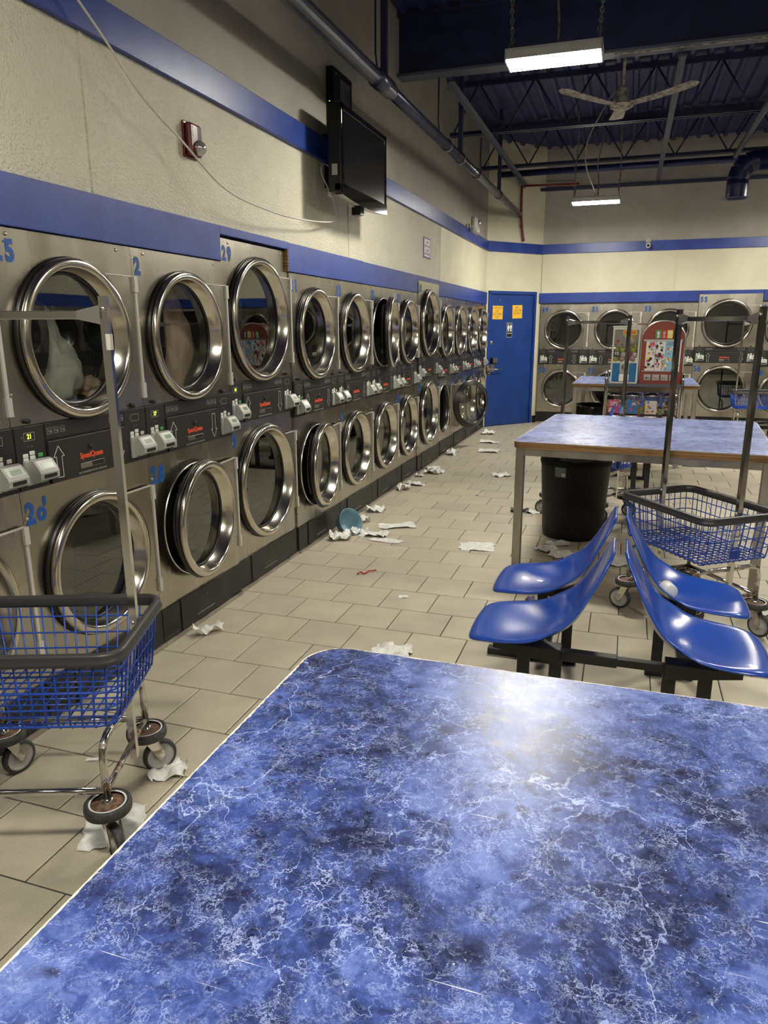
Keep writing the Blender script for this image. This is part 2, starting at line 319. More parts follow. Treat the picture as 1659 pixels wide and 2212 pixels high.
def thing(name, label, cat, loc=(0, 0, 0), rz=0.0, group=None):
    o = bpy.data.objects.new(name, None); col.objects.link(o); o.location = loc; o.rotation_euler = (0, 0, rz); o.empty_display_size = 0.1
    return tag(o, label, cat, group)
def struct(o): o['kind'] = 'structure'; return o
def stuff(o): o['kind'] = 'stuff'; return o
def dup(root, label, loc=None, rz=None):
    def cp(o, par):
        c = o.copy(); col.objects.link(c)
        if par: c.parent = par
        for ch in o.children: cp(ch, c)
        return c
    c = cp(root, None); c['label'] = label
    if loc: c.location = loc
    if rz is not None: c.rotation_euler = (0, 0, rz)
    return c
_tc = {}
def text_mb(mb, s, size, M, depth=0.0008, bold=0.0, sx=1.0, align='CENTER'):
    """letters laid out in the x-y plane, mapped by M"""
    key = (s, round(size, 4), bold, align, depth)
    if key not in _tc:
        cu = bpy.data.curves.new('t', 'FONT'); cu.body = s; cu.size = size; cu.align_x = align; cu.align_y = 'CENTER'; cu.offset = bold; cu.extrude = depth; cu.resolution_u = 3
        o = bpy.data.objects.new('t', cu); me = o.to_mesh()
        _tc[key] = ([v.co.copy() for v in me.vertices], [tuple(p.vertices) for p in me.polygons])
        o.to_mesh_clear(); bpy.data.objects.remove(o); bpy.data.curves.remove(cu)
    vs_, fs = _tc[key]
    mb.add([(v.x * sx, v.y, v.z) for v in vs_], fs, False, M); return mb
def facing(x, y, z):            # text plane for fronts that look along local +x (reads left to right along +y)
    return Matrix(((0, 0, 1, x), (1, 0, 0, y), (0, 1, 0, z), (0, 0, 0, 1)))

# ------------------------------------------------------------------ large structure
XW = -2.17                       # plane of the left dryer fronts
YB = 12.65                       # plane of the back dryer fronts
ZC = 4.37                        # roof deck
MB().box(-3.2, 4.6, -3.2, 14.0, -0.12, -0.005).build('floor', 'grout'); floor = bpy.data.objects['floor']; struct(floor)
# 12 inch tiles in running bond: the ones that show largest are single parts, the rest one mesh
TP, TQ = 0.3015, 0.2995
def tile_mb(mb, cx, cy, dz=0.0):
    a, b, c = TP / 2 - 0.0028, TQ / 2 - 0.0028, 0.0022
    vs_ = []
    for (ia, ib, z) in ((a, b, -0.004), (a, b, -0.0012), (a - c, b - c, 0.0)):
        for sx, sy in ((-1, -1), (1, -1), (1, 1), (-1, 1)): vs_.append((cx + sx * ia, cy + sy * ib, z + dz))
    fs = [(8, 9, 10, 11)]
    for k in (0, 4):
        for i in range(4): fs.append((k + i, k + (i + 1) % 4, k + 4 + (i + 1) % 4, k + 4 + i))
    return mb.add(vs_, fs)
cmi = cm.inverted()
def proj(x, y, z):
    q = cmi @ Vector((x, y, z))
    if q.z > -0.05: return None
    return (W / 2 + FPX * q.x / -q.z, Hh / 2 - FPX * q.y / -q.z, -q.z)
cells = []
for j in range(-20, 36):
    y = 3.477 + (j + 0.5) * TQ
    x0 = -1.440 + (0.0 if j % 2 == 0 else -0.151) + TP / 2
    for i in range(-6, 20):
        x = x0 + i * TP
        if x > 4.2 or y > 13.4 or x < -2.5: continue
        q = proj(x, y, 0); big = 0.0
        if q and -60 < q[0] < W + 60 and -60 < q[1] < Hh + 60 and x > -2.3:
            t = (0.91 - 1.6) / (0 - 1.6); hx, hy = x * t, y * t
            if not (hx > -0.62 and hy < 1.38): big = q[2] ** -3
            if x > 1.6: big *= 0.3
        cells.append((big, x, y))
cells.sort(reverse=True)
tile_me = tile_mb(MB(), 0, 0).mesh('floor_tile'); tile_me.materials.append(MATS['tile'])
for k, (big, x, y) in enumerate(cells[:300]):
    o = bpy.data.objects.new('floor_tile', tile_me); col.objects.link(o); o.parent = floor; o.location = (x, y, random.uniform(-0.0006, 0.0))
mb = MB()
for big, x, y in cells[300:]: tile_mb(mb, x, y, random.uniform(-0.0006, 0))
stuff(mb.build('floor_tiles', 'tile', floor))

# walls
wl = struct(MB().box(-2.32, -2.192, -3.2, 11.82, 2.10, 4.6).build('wall_left', 'wall_paint'))
for k, (a, b, m_) in enumerate(((-3.2, -0.30, 'wall_frp'), (-0.297, 2.722, 'wall_frp'), (2.742, 5.728, 'wall_frp'), (5.742, 8.752, 'wall_frp'), (8.764, 11.80, 'wall_cream'))):
    MB().bbox(-2.195, -2.184, a, b, 2.11, 2.765, 0.002).build('wall_panel', m_, wl)
for yy in (2.732, 5.735, 8.758): MB().bbox(-2.19, -2.178, yy - 0.013, yy + 0.013, 2.12, 2.765, 0.003).build('batten', 'wall_frp', wl)
# slanted corner wall with the door, then the back wall
CA, CBk = Vector((-2.19, 11.80, 0)), Vector((-1.43, 12.69, 0))
cdir = (CBk - CA).normalized(); cnor = Vector((cdir.y, -cdir.x, 0)); CL = (CBk - CA).length
MC = Matrix(((cdir.x, cnor.x, 0, CA.x), (cdir.y, cnor.y, 0, CA.y), (0, 0, 1, 0), (0, 0, 0, 1)))   # x along the wall, y out of it
DW0, DW1, DH = 0.055, 1.075, 2.165
mb = MB(); mb.box(-0.3, DW0, -0.12, 0, 0, 4.6, MC); mb.box(DW1, CL + 0.3, -0.12, 0, 0, 4.6, MC); mb.box(DW0, DW1, -0.12, 0, DH, 4.6, MC)
struct(mb.build('wall_corner', 'wall_cream'))
wb = struct(MB().box(-1.43, 4.6, 12.69, 12.82, 1.93, 4.6).build('wall_back', 'wall_paint'))
for a, b in ((-1.425, 0.632), (0.638, 3.2)): MB().bbox(a, b, 12.676, 12.70, 2.10, 2.77, 0.002).build('wall_panel', 'wall_cream', wb)
MB().bbox(0.625, 0.648, 12.668, 12.69, 2.12, 2.77, 0.002).build('batten', 'wall_cream', wb)
wr_ = struct(MB().box(4.4, 4.6, -3.2, 14, 0, 4.6).build('wall_right', 'wall_cream'))
MB().box(4.36, 4.40, -3.0, 12.6, 1.95, 2.145).build('blue_board', 'band_blue', wr_)
MB().box(4.34, 4.40, -3.0, 12.6, 0.0, 1.95).build('machine_front', 'steel_leg', wr_)
MB().box(4.335, 4.40, -3.0, 12.6, 0.99, 1.24).build('machine_fascia', 'black_panel', wr_)
mb = MB()
for k in range(18):
    for z in (0.6, 1.56): mb.lathe([(0.31, 0.0), (0.31, -0.05), (0.26, -0.05), (0.25, -0.01), (0.0, -0.01)], (4.34, -2.5 + 0.82 * k, z), 'x', 24)
mb.build('machine_door', 'gasket', wr_)
struct(MB().box(-3.2, 4.6, -3.3, -3.0, 0, 4.6).build('wall_front', 'wall_paint'))
struct(MB().box(-3.2, -2.20, -3.0, 2.10, 0, 2.0).build('wall_side', 'steel_sheet'))
# blue bands
def band(n, y0, y1, z0, z1, xo=0.026): return struct(MB().bbox(-2.19, -2.19 + xo, y0, y1, z0, z1, 0.003).build('trim_%d' % n, 'band_blue'))
SMALL_TOP, TALL_TOP = 1.957, 2.086
band(1, -3.0, 3.690, SMALL_TOP + 0.004, 2.145, 0.034)
band(2, 3.690, 4.545, TALL_TOP + 0.012, 2.145, 0.034)
band(3, 4.545, 6.0, SMALL_TOP + 0.004, 2.142, 0.034)
band(4, 6.0, 7.715, SMALL_TOP + 0.004, 2.140)
band(5, 7.715, 8.64, TALL_TOP - 0.02, 2.140)
band(6, 8.64, 11.80, SMALL_TOP + 0.004, 2.136)
struct(MB().bbox(-2.186, -2.158, 4.538, 4.556, 1.962, 2.098, 0.002).build('trim_19', 'plywood'))
band(7, -3.0, 5.30, 2.757, 2.915, 0.036); band(8, 5.30, 10.0, 2.757, 2.905, 0.034); band(9, 10.0, 11.84, 2.755, 2.900, 0.03)
struct(MB().bbox(-0.02, CL + 0.02, -0.01, 0.026, 2.755, 2.905, 0.003, MC).build('trim_10', 'band_blue'))
struct(MB().bbox(-1.45, 4.4, 12.655, 12.70, 2.757, 2.905, 0.003).build('trim_11', 'band_blue'))
struct(MB().bbox(-1.45, 1.015, 12.650, 12.70, 1.985, 2.145, 0.003).build('trim_12', 'band_blue'))
struct(MB().bbox(1.015, 1.92, 12.655, 12.70, 2.06, 2.145, 0.003).build('trim_13', 'band_blue'))
struct(MB().bbox(1.92, 4.4, 12.650, 12.70, 1.985, 2.145, 0.003).build('trim_14', 'band_blue'))
struct(MB().bbox(DW1 + 0.015, CL + 0.0, 0.0, 0.012, 0, 0.12, 0.002, MC).build('baseboard_corner', 'kick_black'))

# roof deck: corrugated sheet with ribs along the room
mb = MB(); prof = []; x = -3.0; pt = 0.182
while x < 4.6: prof += [(x, ZC), (x + 0.10, ZC), (x + 0.122, ZC - 0.04), (x + 0.16, ZC - 0.04)]; x += pt
vs_ = [(a, yy, b) for yy in (-3.2, 14) for a, b in prof]; n = len(prof)
mb.add(vs_, [(i, i + 1, n + i + 1, n + i) for i in range(n - 1)])
mb.box(-3.2, 4.6, -3.2, 14, ZC + 0.02, ZC + 0.1)
struct(mb.build('ceiling', 'deck_navy'))
# girder
g = struct(thing('beam', 'x', 'x')); del g['label']; del g['category']
mb = MB(); mb.box(-2.19, 4.4, 7.12, 7.136, 3.85, 4.32); mb.build('web', 'beam_navy', g)
MB().bbox(-2.19, 4.4, 7.045, 7.215, 3.825, 3.85, 0.003).build('lower_flange', 'steel_grey_paint', g)
MB().bbox(-2.19, 4.4, 7.045, 7.215, 4.31, 4.335, 0.003).build('upper_flange', 'beam_navy', g)
# open web joists
def joist(y, zb, zt, x0=-2.16):
    j = struct(thing('beam', 'x', 'x')); del j['label']; del j['category']
    mb = MB(); mb.box(x0, 4.4, y - 0.05, y - 0.008, zb, zb + 0.008); mb.box(x0, 4.4, y - 0.014, y - 0.008, zb, zb + 0.045)
    mb.box(x0, 4.4, y + 0.008, y + 0.05, zb, zb + 0.008); mb.box(x0, 4.4, y + 0.008, y + 0.014, zb, zb + 0.045); mb.build('bottom_chord', 'beam_navy', j)
    mb = MB(); mb.box(x0 - 0.03, 4.4, y - 0.055, y - 0.008, zt - 0.008, zt); mb.box(x0 - 0.03, 4.4, y - 0.014, y - 0.008, zt - 0.05, zt)
    mb.box(x0 - 0.03, 4.4, y + 0.008, y + 0.055, zt - 0.008, zt); mb.box(x0 - 0.03, 4.4, y + 0.008, y + 0.014, zt - 0.05, zt); mb.build('top_chord', 'beam_navy', j)
    x = x0 + 0.03; k = 0
    while x < 4.2:
        a = (x, y, zb + 0.02) if k % 2 == 0 else (x, y, zt - 0.02); x2 = x + (0.30 if k % 2 == 0 else 0.335)
        b = (x2, y, zt - 0.02) if k % 2 == 0 else (x2, y, zb + 0.02)
        MB().tube([a, b], 0.011, 6).build('web_rod', 'beam_navy', j); x = x2; k += 1
    return j
joist(9.07, 3.765, 4.325); joist(11.0, 3.765, 4.325); joist(5.1, 3.9, 4.325)
mb = MB(); mb.bbox(-1.6, 4.4, 12.60, 12.68, 3.71, 3.75, 0.003); struct(mb.build('trim_15', 'beam_navy'))
for k, (bx, y0, y1) in enumerate(((-1.69, 7.1, 12.4), (0.255, 7.1, 12.6), (1.15, 8.2, 11.1))):
    mb = MB(); mb.box(bx - 0.03, bx + 0.03, y0, y1, 3.752, 3.760); mb.box(bx - 0.03, bx - 0.024, y0, y1, 3.715, 3.76) if k < 2 else mb.tube([(bx, y0, 3.74), (bx, y1, 3.74)], 0.03, 10)
    struct(mb.build('trim_%d' % (16 + k), 'steel_grey_paint'))

# ------------------------------------------------------------------ lamps
def lamp(label, x, y, z=3.30, L=0.62, D=0.23, chain_top=ZC - 0.03):
    t = thing('hanging_lamp', label, 'lamp', (x, y, z))
    mb = MB(); mb.box(-L / 2, L / 2, -D / 2, D / 2, 0.065, 0.075); mb.box(-L / 2, L / 2, -D / 2, -D / 2 + 0.006, 0.012, 0.07); mb.box(-L / 2, L / 2, D / 2 - 0.006, D / 2, 0.012, 0.07)
    mb.box(-L / 2, -L / 2 + 0.008, -D / 2, D / 2, 0.0, 0.07); mb.box(L / 2 - 0.008, L / 2, -D / 2, D / 2, 0.0, 0.07); mb.build('housing', 'fixture_white', t)
    MB().bbox(-L / 2 + 0.009, L / 2 - 0.009, -D / 2 + 0.007, D / 2 - 0.007, 0.0, 0.03, 0.006).build('diffuser', 'lamp_on', t)
    for sx in (-1, 1):
        MB().tube([(sx * (L / 2 - 0.02), -D / 2 - 0.0, 0.07), (sx * (L / 2 - 0.03), 0, 0.16), (sx * (L / 2 - 0.02), D / 2, 0.07)], 0.004, 6).build('hanger_wire', 'dusty_chain', t)
        mb = MB(); zz = 0.16; k = 0
        while zz < chain_top - z:
            a = k % 2 * pi / 2; c_ = (sx * (L / 2 - 0.03) + sx * 0.01 * sin(k * 0.21), 0, zz)
            mb.tube([(c_[0] + 0.011 * cos(q) * cos(a), c_[1] + 0.011 * cos(q) * sin(a), zz + 0.019 * sin(q)) for q in [i * pi / 4 for i in range(8)]], 0.005, 5, True); zz += 0.028; k += 1
        stuff(mb.build('chain', 'dusty_chain', t))
    MB().tube([(0.02, 0, 0.07), (0.02, 0, 0.25), (-0.01, 0.01, 0.5), (0.04, 0.0, 0.75), (0.0, 0, chain_top - z)], 0.008, 6).build('power_cord', 'dusty_chain', t)
    return t
lp = lamp('bright oblong lamp hanging nearest, on dusty chains before the dark girder', -0.60, 5.44)
lamp('smaller-looking bright lamp hanging far back near the back wall', -0.54, 10.7, z=3.20)
for k, (lx, ly) in enumerate(((-0.60, 0.3), (2.4, 0.3), (2.4, 5.44), (2.4, 10.7))):  # lamps out of view, added because the room needs their light
    dup(lp, ['unseen lamp hanging overhead above the near folding table', 'added lamp on the far side, out of view by the front', 'unseen added lamp on the far side, level with the nearest lamp', 'unseen added lamp on the far side, near the back wall'][k], (lx, ly, 3.30))

# ------------------------------------------------------------------ dryers
def dryer_spec(tall, w):
    if tall: return dict(w=w, top=TALL_TOP, p1=1.290, p0=1.045, kick=0.197, cu=w * 0.485, zu=1.645, zl=0.637, R=0.352, fh=0.272)
    return dict(w=w, top=SMALL_TOP, p1=1.241, p0=0.992, kick=0.197, cu=min(0.395, w * 0.49), zu=1.557, zl=0.592, R=0.305, fh=0.272)
def holed_plate(mb, y0, y1, z0, z1, cy, cz, R, x=0.0, lip=0.05, n=64):
    angs = sorted([2 * pi * i / n for i in range(n)] + [math.atan2(b - cz, a - cy) % (2 * pi) for a in (y0, y1) for b in (z0, z1)])
    vs_ = []
    for a in angs:
        c_, s_ = cos(a), sin(a)
        t = min(((y1 - cy) / c_ if c_ > 1e-9 else (y0 - cy) / c_ if c_ < -1e-9 else 9e9), ((z1 - cz) / s_ if s_ > 1e-9 else (z0 - cz) / s_ if s_ < -1e-9 else 9e9))
        vs_ += [(x - lip, cy + R * c_, cz + R * s_), (x, cy + R * c_, cz + R * s_), (x, cy + t * c_, cz + t * s_), (x - 0.03, cy + t * c_, cz + t * s_)]
    K = len(angs); fs = []
    for i in range(K):
        j = (i + 1) % K
        for q in range(3): fs.append((4 * i + q, 4 * j + q, 4 * j + q + 1, 4 * i + q + 1))
    return mb.add(vs_, fs)
_mesh = {}
def cached(key, name, m, parent, fn, loc=None, rz=None):
    if key not in _mesh:
        mb = MB(); fn(mb); _mesh[key] = mb.mesh(name); _mesh[key].materials.append(MATS[m])
    o = bpy.data.objects.new(name, _mesh[key]); col.objects.link(o); o.parent = parent
    if loc: o.location = loc
    if rz is not None: o.rotation_euler = (0, 0, rz)
    return o
def drum_mesh(key, R):
    if key in _mesh: return _mesh[key]
    mb = MB(); Rd = R + 0.055; n = 60
    mb.lathe([(R - 0.005, -0.05), (R - 0.005, -0.085), (Rd, -0.09), (Rd, -0.62), (0.0, -0.64)], axis='x', n=n)
    me = mb.mesh('drum'); uv = me.uv_layers.new(name='UVMap')
    for p in me.polygons:
        for li in p.loop_indices:
            v = me.vertices[me.loops[li].vertex_index].co; a = math.atan2(v.z, v.y); r = math.hypot(v.y, v.z)
            if abs(p.normal.x) > 0.7: u, w_ = v.y / 0.018, v.z / 0.018
            else:
                pc = p.center; ac = math.atan2(pc.z, pc.y)
                while a - ac > pi: a -= 2 * pi
                while a - ac < -pi: a += 2 * pi
                u, w_ = a * Rd / 0.018, v.x / 0.018
            uv.data[li].uv = (u + w_ * 0.5, w_)
    me.materials.append(MATS['drum_sheet']); _mesh[key] = me; return me
def door(root, key, s, cz, open_deg, tall, back=False):
    R, fh = s['R'], s['fh']; cy = s['cu']; hy = s['w'] - 0.025; dy = cy - hy
    d = cached(('ring', key), 'door', 'steel_ring', root, lambda mb: mb.lathe([(R - 0.045, -0.030), (R - 0.04, -0.036), (R - 0.015, -0.02), (R + 0.005, 0.010), (R + 0.011, 0.014), (R + 0.0105, 0.0205), (R + 0.013, 0.0215), (R + 0.0145, 0.029), (R + 0.0125, 0.037), (R + 0.005, 0.043), (R - 0.010, 0.0455), (R - 0.020, 0.0435), (R - 0.026, 0.035), (R - 0.037, -0.026), (R - 0.045, -0.030)], (0, dy, 0), 'x', 72), (0.004, hy, cz), rad(open_deg))
    def flap(mb):
        Rf = R + 0.002; amax = math.asin(fh / Rf); vs_ = []; K = 24
        for i in range(K + 1):
            a = -amax + 2 * amax * i / K; yy, zz = dy + Rf * cos(a), Rf * sin(a)
            for xx in (0.008, 0.022): vs_ += [(xx, yy, zz), (xx, 0.0, zz)]
        fs = []
        for i in range(K):
            a, b = 4 * i, 4 * i + 4
            fs += [(a, b, b + 1, a + 1), (a + 2, a + 3, b + 3, b + 2), (a + 1, b + 1, b + 3, a + 3), (a, a + 2, b + 2, b)]
        fs += [(0, 1, 3, 2), (4 * K, 4 * K + 2, 4 * K + 3, 4 * K + 1)]
        mb.add(vs_, fs)
    cached(('flap', key), 'hinge_plate', 'steel_sheet', d, flap)
    cached(('edge', key), 'hinge', 'hinge_pale', d, lambda mb: (mb.box(0.006, 0.030, -0.008, 0.006, -fh, fh), mb.box(0.006, 0.034, -0.012, 0.012, fh - 0.07, fh), mb.box(0.006, 0.034, -0.012, 0.012, -fh, -fh + 0.07),
        mb.box(0.018, 0.026, dy + R * 0.62, 0, fh - 0.004, fh + 0.002)))
    cached(('gask', key), 'gasket', 'gasket', d, lambda mb: mb.lathe([(R - 0.045, -0.040), (R + 0.008, -0.008), (R + 0.018, 0.000), (R + 0.020, 0.008), (R + 0.017, 0.015), (R + 0.006, 0.017), (R - 0.02, -0.018), (R - 0.045, -0.040)], (0, dy, 0), 'x', 64))
    cached(('grim', key), 'glass_seal', 'gasket', d, lambda mb: mb.lathe([(R - 0.038, -0.022), (R - 0.050, -0.021), (R - 0.052, -0.030), (R - 0.04, -0.032)], (0, dy, 0), 'x', 64))
    cached(('glass', key), 'glass', 'door_glass', d, lambda mb: mb.disc(R - 0.040, (-0.028, dy, 0), 'x', 64))
    # dark curved shroud inside the door on its free side
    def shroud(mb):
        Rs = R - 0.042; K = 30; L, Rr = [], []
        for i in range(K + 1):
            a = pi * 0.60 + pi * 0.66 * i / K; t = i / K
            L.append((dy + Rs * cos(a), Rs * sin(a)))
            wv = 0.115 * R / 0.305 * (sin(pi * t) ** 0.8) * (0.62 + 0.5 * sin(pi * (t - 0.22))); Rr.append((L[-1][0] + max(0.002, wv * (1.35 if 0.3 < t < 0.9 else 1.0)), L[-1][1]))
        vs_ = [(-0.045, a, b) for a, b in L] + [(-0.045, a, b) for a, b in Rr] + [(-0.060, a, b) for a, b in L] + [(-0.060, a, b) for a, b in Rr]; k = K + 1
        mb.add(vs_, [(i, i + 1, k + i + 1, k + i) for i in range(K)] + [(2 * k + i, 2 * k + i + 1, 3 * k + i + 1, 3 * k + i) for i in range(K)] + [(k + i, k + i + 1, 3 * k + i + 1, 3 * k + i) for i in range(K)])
    if open_deg < 60: cached(('shr', key), 'shroud', 'gasket', d, shroud)
    return d
def arrow_mb(mb, y, z0, z1, up_, w=0.058, t=0.0028):
    sh, hd = w * 0.26, w * 0.5; zm = z1 - (z1 - z0) * 0.34
    P = [(-sh, z0), (-sh, zm), (-hd, zm), (0, z1), (hd, zm), (sh, zm), (sh, z0)]
    if not up_: P = [(a, z0 + z1 - b) for a, b in P]
    for i in range(7):
        a, b = Vector(P[i]), Vector(P[(i + 1) % 7]); d = (b - a).normalized(); n = Vector((-d.y, d.x)) * t / 2; a = a - d * t / 2; b = b + d * t / 2
        mb.add([(0.0165, y + q.x, q.y) for q in (a + n, b + n, b - n, a - n)], [(0, 1, 2, 3)])
def dryer(y0, w, tall, num_u, num_l, label, open_u=0.0, open_l=0.0, disp=(None, None), back=False, loc=None, tapes=()):
    s = dryer_spec(tall, w); key = ('T%.3f' % w) if tall else ('S%.3f' % w)
    root = thing('tumble_dryer', label, 'dryer', loc or (XW, y0, 0), -pi / 2 if back else 0.0, 'double stack tumble dryers')
    g = 0.0012; p0, p1 = s['p0'], s['p1']
    cached(('up', key), 'upper_front', 'steel_sheet', root, lambda mb: holed_plate(mb, g, w - g, p1 + 0.001, s['top'], s['cu'], s['zu'], s['R'] - 0.004))
    cached(('lo', key), 'lower_front', 'steel_sheet', root, lambda mb: holed_plate(mb, g, w - g, s['kick'] + 0.001, p0 - 0.001, s['cu'], s['zl'], s['R'] - 0.004))
    cached(('body', key), 'body', 'black_panel', root, lambda mb: (mb.box(-0.72, -0.68, 0.004, w - 0.004, 0.0, s['top'] - 0.003), mb.box(-0.72, -0.012, 0.002, 0.006, 0.03, s['top'] - 0.003), mb.box(-0.72, -0.012, w - 0.006, w - 0.002, 0.03, s['top'] - 0.003), mb.box(-0.72, -0.012, 0.003, w - 0.003, s['top'] - 0.006, s['top'] - 0.003), mb.box(-0.72, -0.012, 0.003, w - 0.003, 1.1, 1.105)))
    for cz in (s['zu'], s['zl']):
        Ro = s['R'] - 0.004
        cached(('oring', key), 'opening_ring', 'steel_bright', root, lambda mb: mb.lathe([(Ro, -0.002), (Ro - 0.001, 0.003), (Ro + 0.003, 0.0065), (Ro + 0.008, 0.004), (Ro + 0.009, -0.001)], axis='x', n=64), (0, s['cu'], cz))
        cached(('oseal', key), 'opening_seal', 'gasket', root, lambda mb: mb.lathe([(Ro - 0.0005, 0.001), (Ro - 0.018, -0.014), (Ro - 0.020, -0.050)], axis='x', n=64), (0, s['cu'], cz))
        o = bpy.data.objects.new('drum', drum_mesh(('drum', key), s['R'])); col.objects.link(o); o.parent = root; o.location = (0, s['cu'], cz)
        def vanes(mb):
            for k in range(3):
                a = 2 * pi * k / 3 + 0.5; R_ = s['R'] + 0.05
                M = Matrix.Rotation(a, 4, 'X'); mb.prism([(-0.055, -R_), (0.0, -R_ + 0.085), (0.055, -R_)], -0.6, -0.13, 'yz', M)
        cached(('vane', key), 'lifter', 'drum_sheet', o, vanes)
    door(root, key, s, s['zu'], open_u, tall); door(root, key, s, s['zl'], open_l, tall)
    # black control fascia: left and right meter strips, header, lint door
    s1, s2 = 0.157, w - 0.160
    fas = cached(('fascia', key), 'control_panel', 'black_panel', root, lambda mb: (mb.box(-0.03, 0.003, g, w - g, p0, p1), mb.bbox(0.0, 0.008, 0.003, s1 - 0.003, p0 + 0.002, p1 - 0.003, 0.002), mb.bbox(0.0, 0.008, s2 + 0.003, w - 0.003, p0 + 0.002, p1 - 0.003, 0.002), mb.bbox(0.0, 0.010, s1, s2, p1 - 0.068, p1 - 0.002, 0.002)))
    ld = cached(('lint', key), 'lint_door', 'black_panel', fas, lambda mb: mb.bbox(0.002, 0.016, s1 + 0.001, s2 - 0.001, p0 + 0.003, p1 - 0.074, 0.003))
    zc = p0 + 0.085; mid = (s1 + s2) / 2
    cached(('knob', key), 'lock', 'black_plastic', fas, lambda mb: (mb.lathe([(0.011, 0.014), (0.011, 0.024), (0.006, 0.026), (0, 0.026)], (0, mid, zc + 0.037), 'x', 16), mb.lathe([(0.010, 0.0), (0.010, 0.016), (0.006, 0.018), (0, 0.018)], (0, 0.075, p1 + 0.016), 'x', 16), mb.lathe([(0.010, 0.0), (0.010, 0.016), (0.006, 0.018), (0, 0.018)], (0, w - 0.09, p1 + 0.013), 'x', 16)))
    cached(('arr', key), 'arrow_print', 'white_print', fas, lambda mb: (arrow_mb(mb, s1 + 0.052, p0 + 0.022, p0 + 0.150, True), arrow_mb(mb, s2 - 0.055, p0 + 0.022, p0 + 0.150, False)))
    cached(('brand', key), 'brand_print', 'orange_print', fas, lambda mb: text_mb(mb, 'SpeedQueen', 0.034, facing(0.017, mid, zc + 0.002), 0.0004, 0.0010, 0.80))
    cached(('slot', key), 'pull_slot', 'steel_leg', fas, lambda mb: mb.bbox(0.0165, 0.0185, mid - 0.075, mid + 0.075, zc - 0.050, zc - 0.028, 0.001))
    cached(('slotd', key), 'slot_recess', 'black_plastic', fas, lambda mb: mb.box(0.0186, 0.0192, mid - 0.005, mid + 0.070, zc - 0.048, zc - 0.030))
    cached(('note', key), 'notice_print', 'dim_print', fas, lambda mb: text_mb(mb, 'LINT COMPARTMENT MUST BE CLEANED DAILY', 0.0105, facing(0.017, mid, zc - 0.068), 0.0004, 0.0, 0.78))
    def icons(mb):
        for yc in (s1 + 0.022, s1 + 0.058, s1 + 0.094, s2 - 0.094, s2 - 0.058, s2 - 0.022):
            for (a, b, c_, d) in ((-0.013, 0.013, 0.011, 0.0125), (-0.013, 0.013, -0.0125, -0.011), (-0.013, -0.0115, -0.012, 0.012), (0.0115, 0.013, -0.012, 0.012), (-0.009, 0.004, 0.002, 0.004), (-0.009, 0.002, -0.004, -0.002), (0.004, 0.009, -0.008, 0.0)):
                mb.add([(0.0108, yc + q, p1 - 0.034 + r) for q, r in ((a, c_), (b, c_), (b, d), (a, d))], [(0, 1, 2, 3)])
    cached(('icon', key), 'icon_print', 'dim_print', fas, icons)
    for k, off in enumerate((0.0, s2)):
        so = 0.0 if k == 0 else 0.004
        def disp_f(mb):
            zc_ = p1 - 0.043; 
            for (a, b, c_, d) in ((0.046, 0.102, 0.014, 0.016), (0.046, 0.102, -0.016, -0.014), (0.046, 0.048, -0.016, 0.016), (0.100, 0.102, -0.016, 0.016), (0.036, 0.039, -0.004, 0.004), (0.062, 0.065, -0.040, -0.036), (0.080, 0.084, -0.040, -0.036)):
                mb.add([(0.0088, off + so + q, zc_ + r) for q, r in ((a, c_), (b, c_), (b, d), (a, d))], [(0, 1, 2, 3)])
        cached(('disp', key, k), 'display_frame', 'dim_print', fas, disp_f)
        if disp[k]:
            mb = MB(); text_mb(mb, disp[k], 0.026, facing(0.009, off + so + 0.075, p1 - 0.043), 0.0003, 0.0006, 0.9); mb.build('lit_digits', 'digit_lit', fas)
        def keys(mb):
            for (a, b) in ((0.045, 0.135), (0.079, 0.142), (0.045, 0.118), (0.079, 0.124)): mb.bbox(0.006, 0.011, off + so + a - 0.013, off + so + a + 0.013, p0 + b - 0.008, p0 + b + 0.008, 0.003)
        cached(('keys', key, k), 'keypad', 'white_print', fas, keys)
        mb_ = cached(('start', key, k), 'start_button', 'machine_cream' if k else 'p_grn', fas, lambda mb: mb.bbox(0.006, 0.011, off + so + 0.108, off + so + 0.132, p0 + 0.120, p0 + 0.136, 0.003))
        rd = cached(('reader', key, k), 'card_reader', 'reader_grey', root, lambda mb: (mb.bbox(0.004, 0.020, off + so + 0.028, off + so + 0.135, p0 + 0.020, p0 + 0.116, 0.004),
            mb.prism([(0.015, p0 + 0.028), (0.050, p0 + 0.032), (0.064, p0 + 0.040), (0.066, p0 + 0.066), (0.060, p0 + 0.078), (0.036, p0 + 0.112), (0.026, p0 + 0.116), (0.015, p0 + 0.116)], off + so + 0.052, off + so + 0.150, 'xz')))
        cached(('rlab', key, k), 'screen_label', 'white_print', rd, lambda mb: mb.add([(0.0607, off + so + 0.062, p0 + 0.079), (0.0607, off + so + 0.140, p0 + 0.079), (0.0372, off + so + 0.140, p0 + 0.1122), (0.0372, off + so + 0.062, p0 + 0.1122)], [(0, 1, 2, 3)]))
        cached(('rlcd', key, k), 'screen', 'lcd', rd, lambda mb: mb.add([(0.0590, off + so + 0.078, p0 + 0.0834), (0.0590, off + so + 0.130, p0 + 0.0834), (0.0462, off + so + 0.130, p0 + 0.1014), (0.0462, off + so + 0.078, p0 + 0.1014)], [(0, 1, 2, 3)]))
        cached(('rslot', key, k), 'card_slot', 'black_plastic', rd, lambda mb: mb.box(0.060, 0.0675, off + so + 0.070, off + so + 0.134, p0 + 0.046, p0 + 0.060))
    # kick boards
    z1 = s['kick']
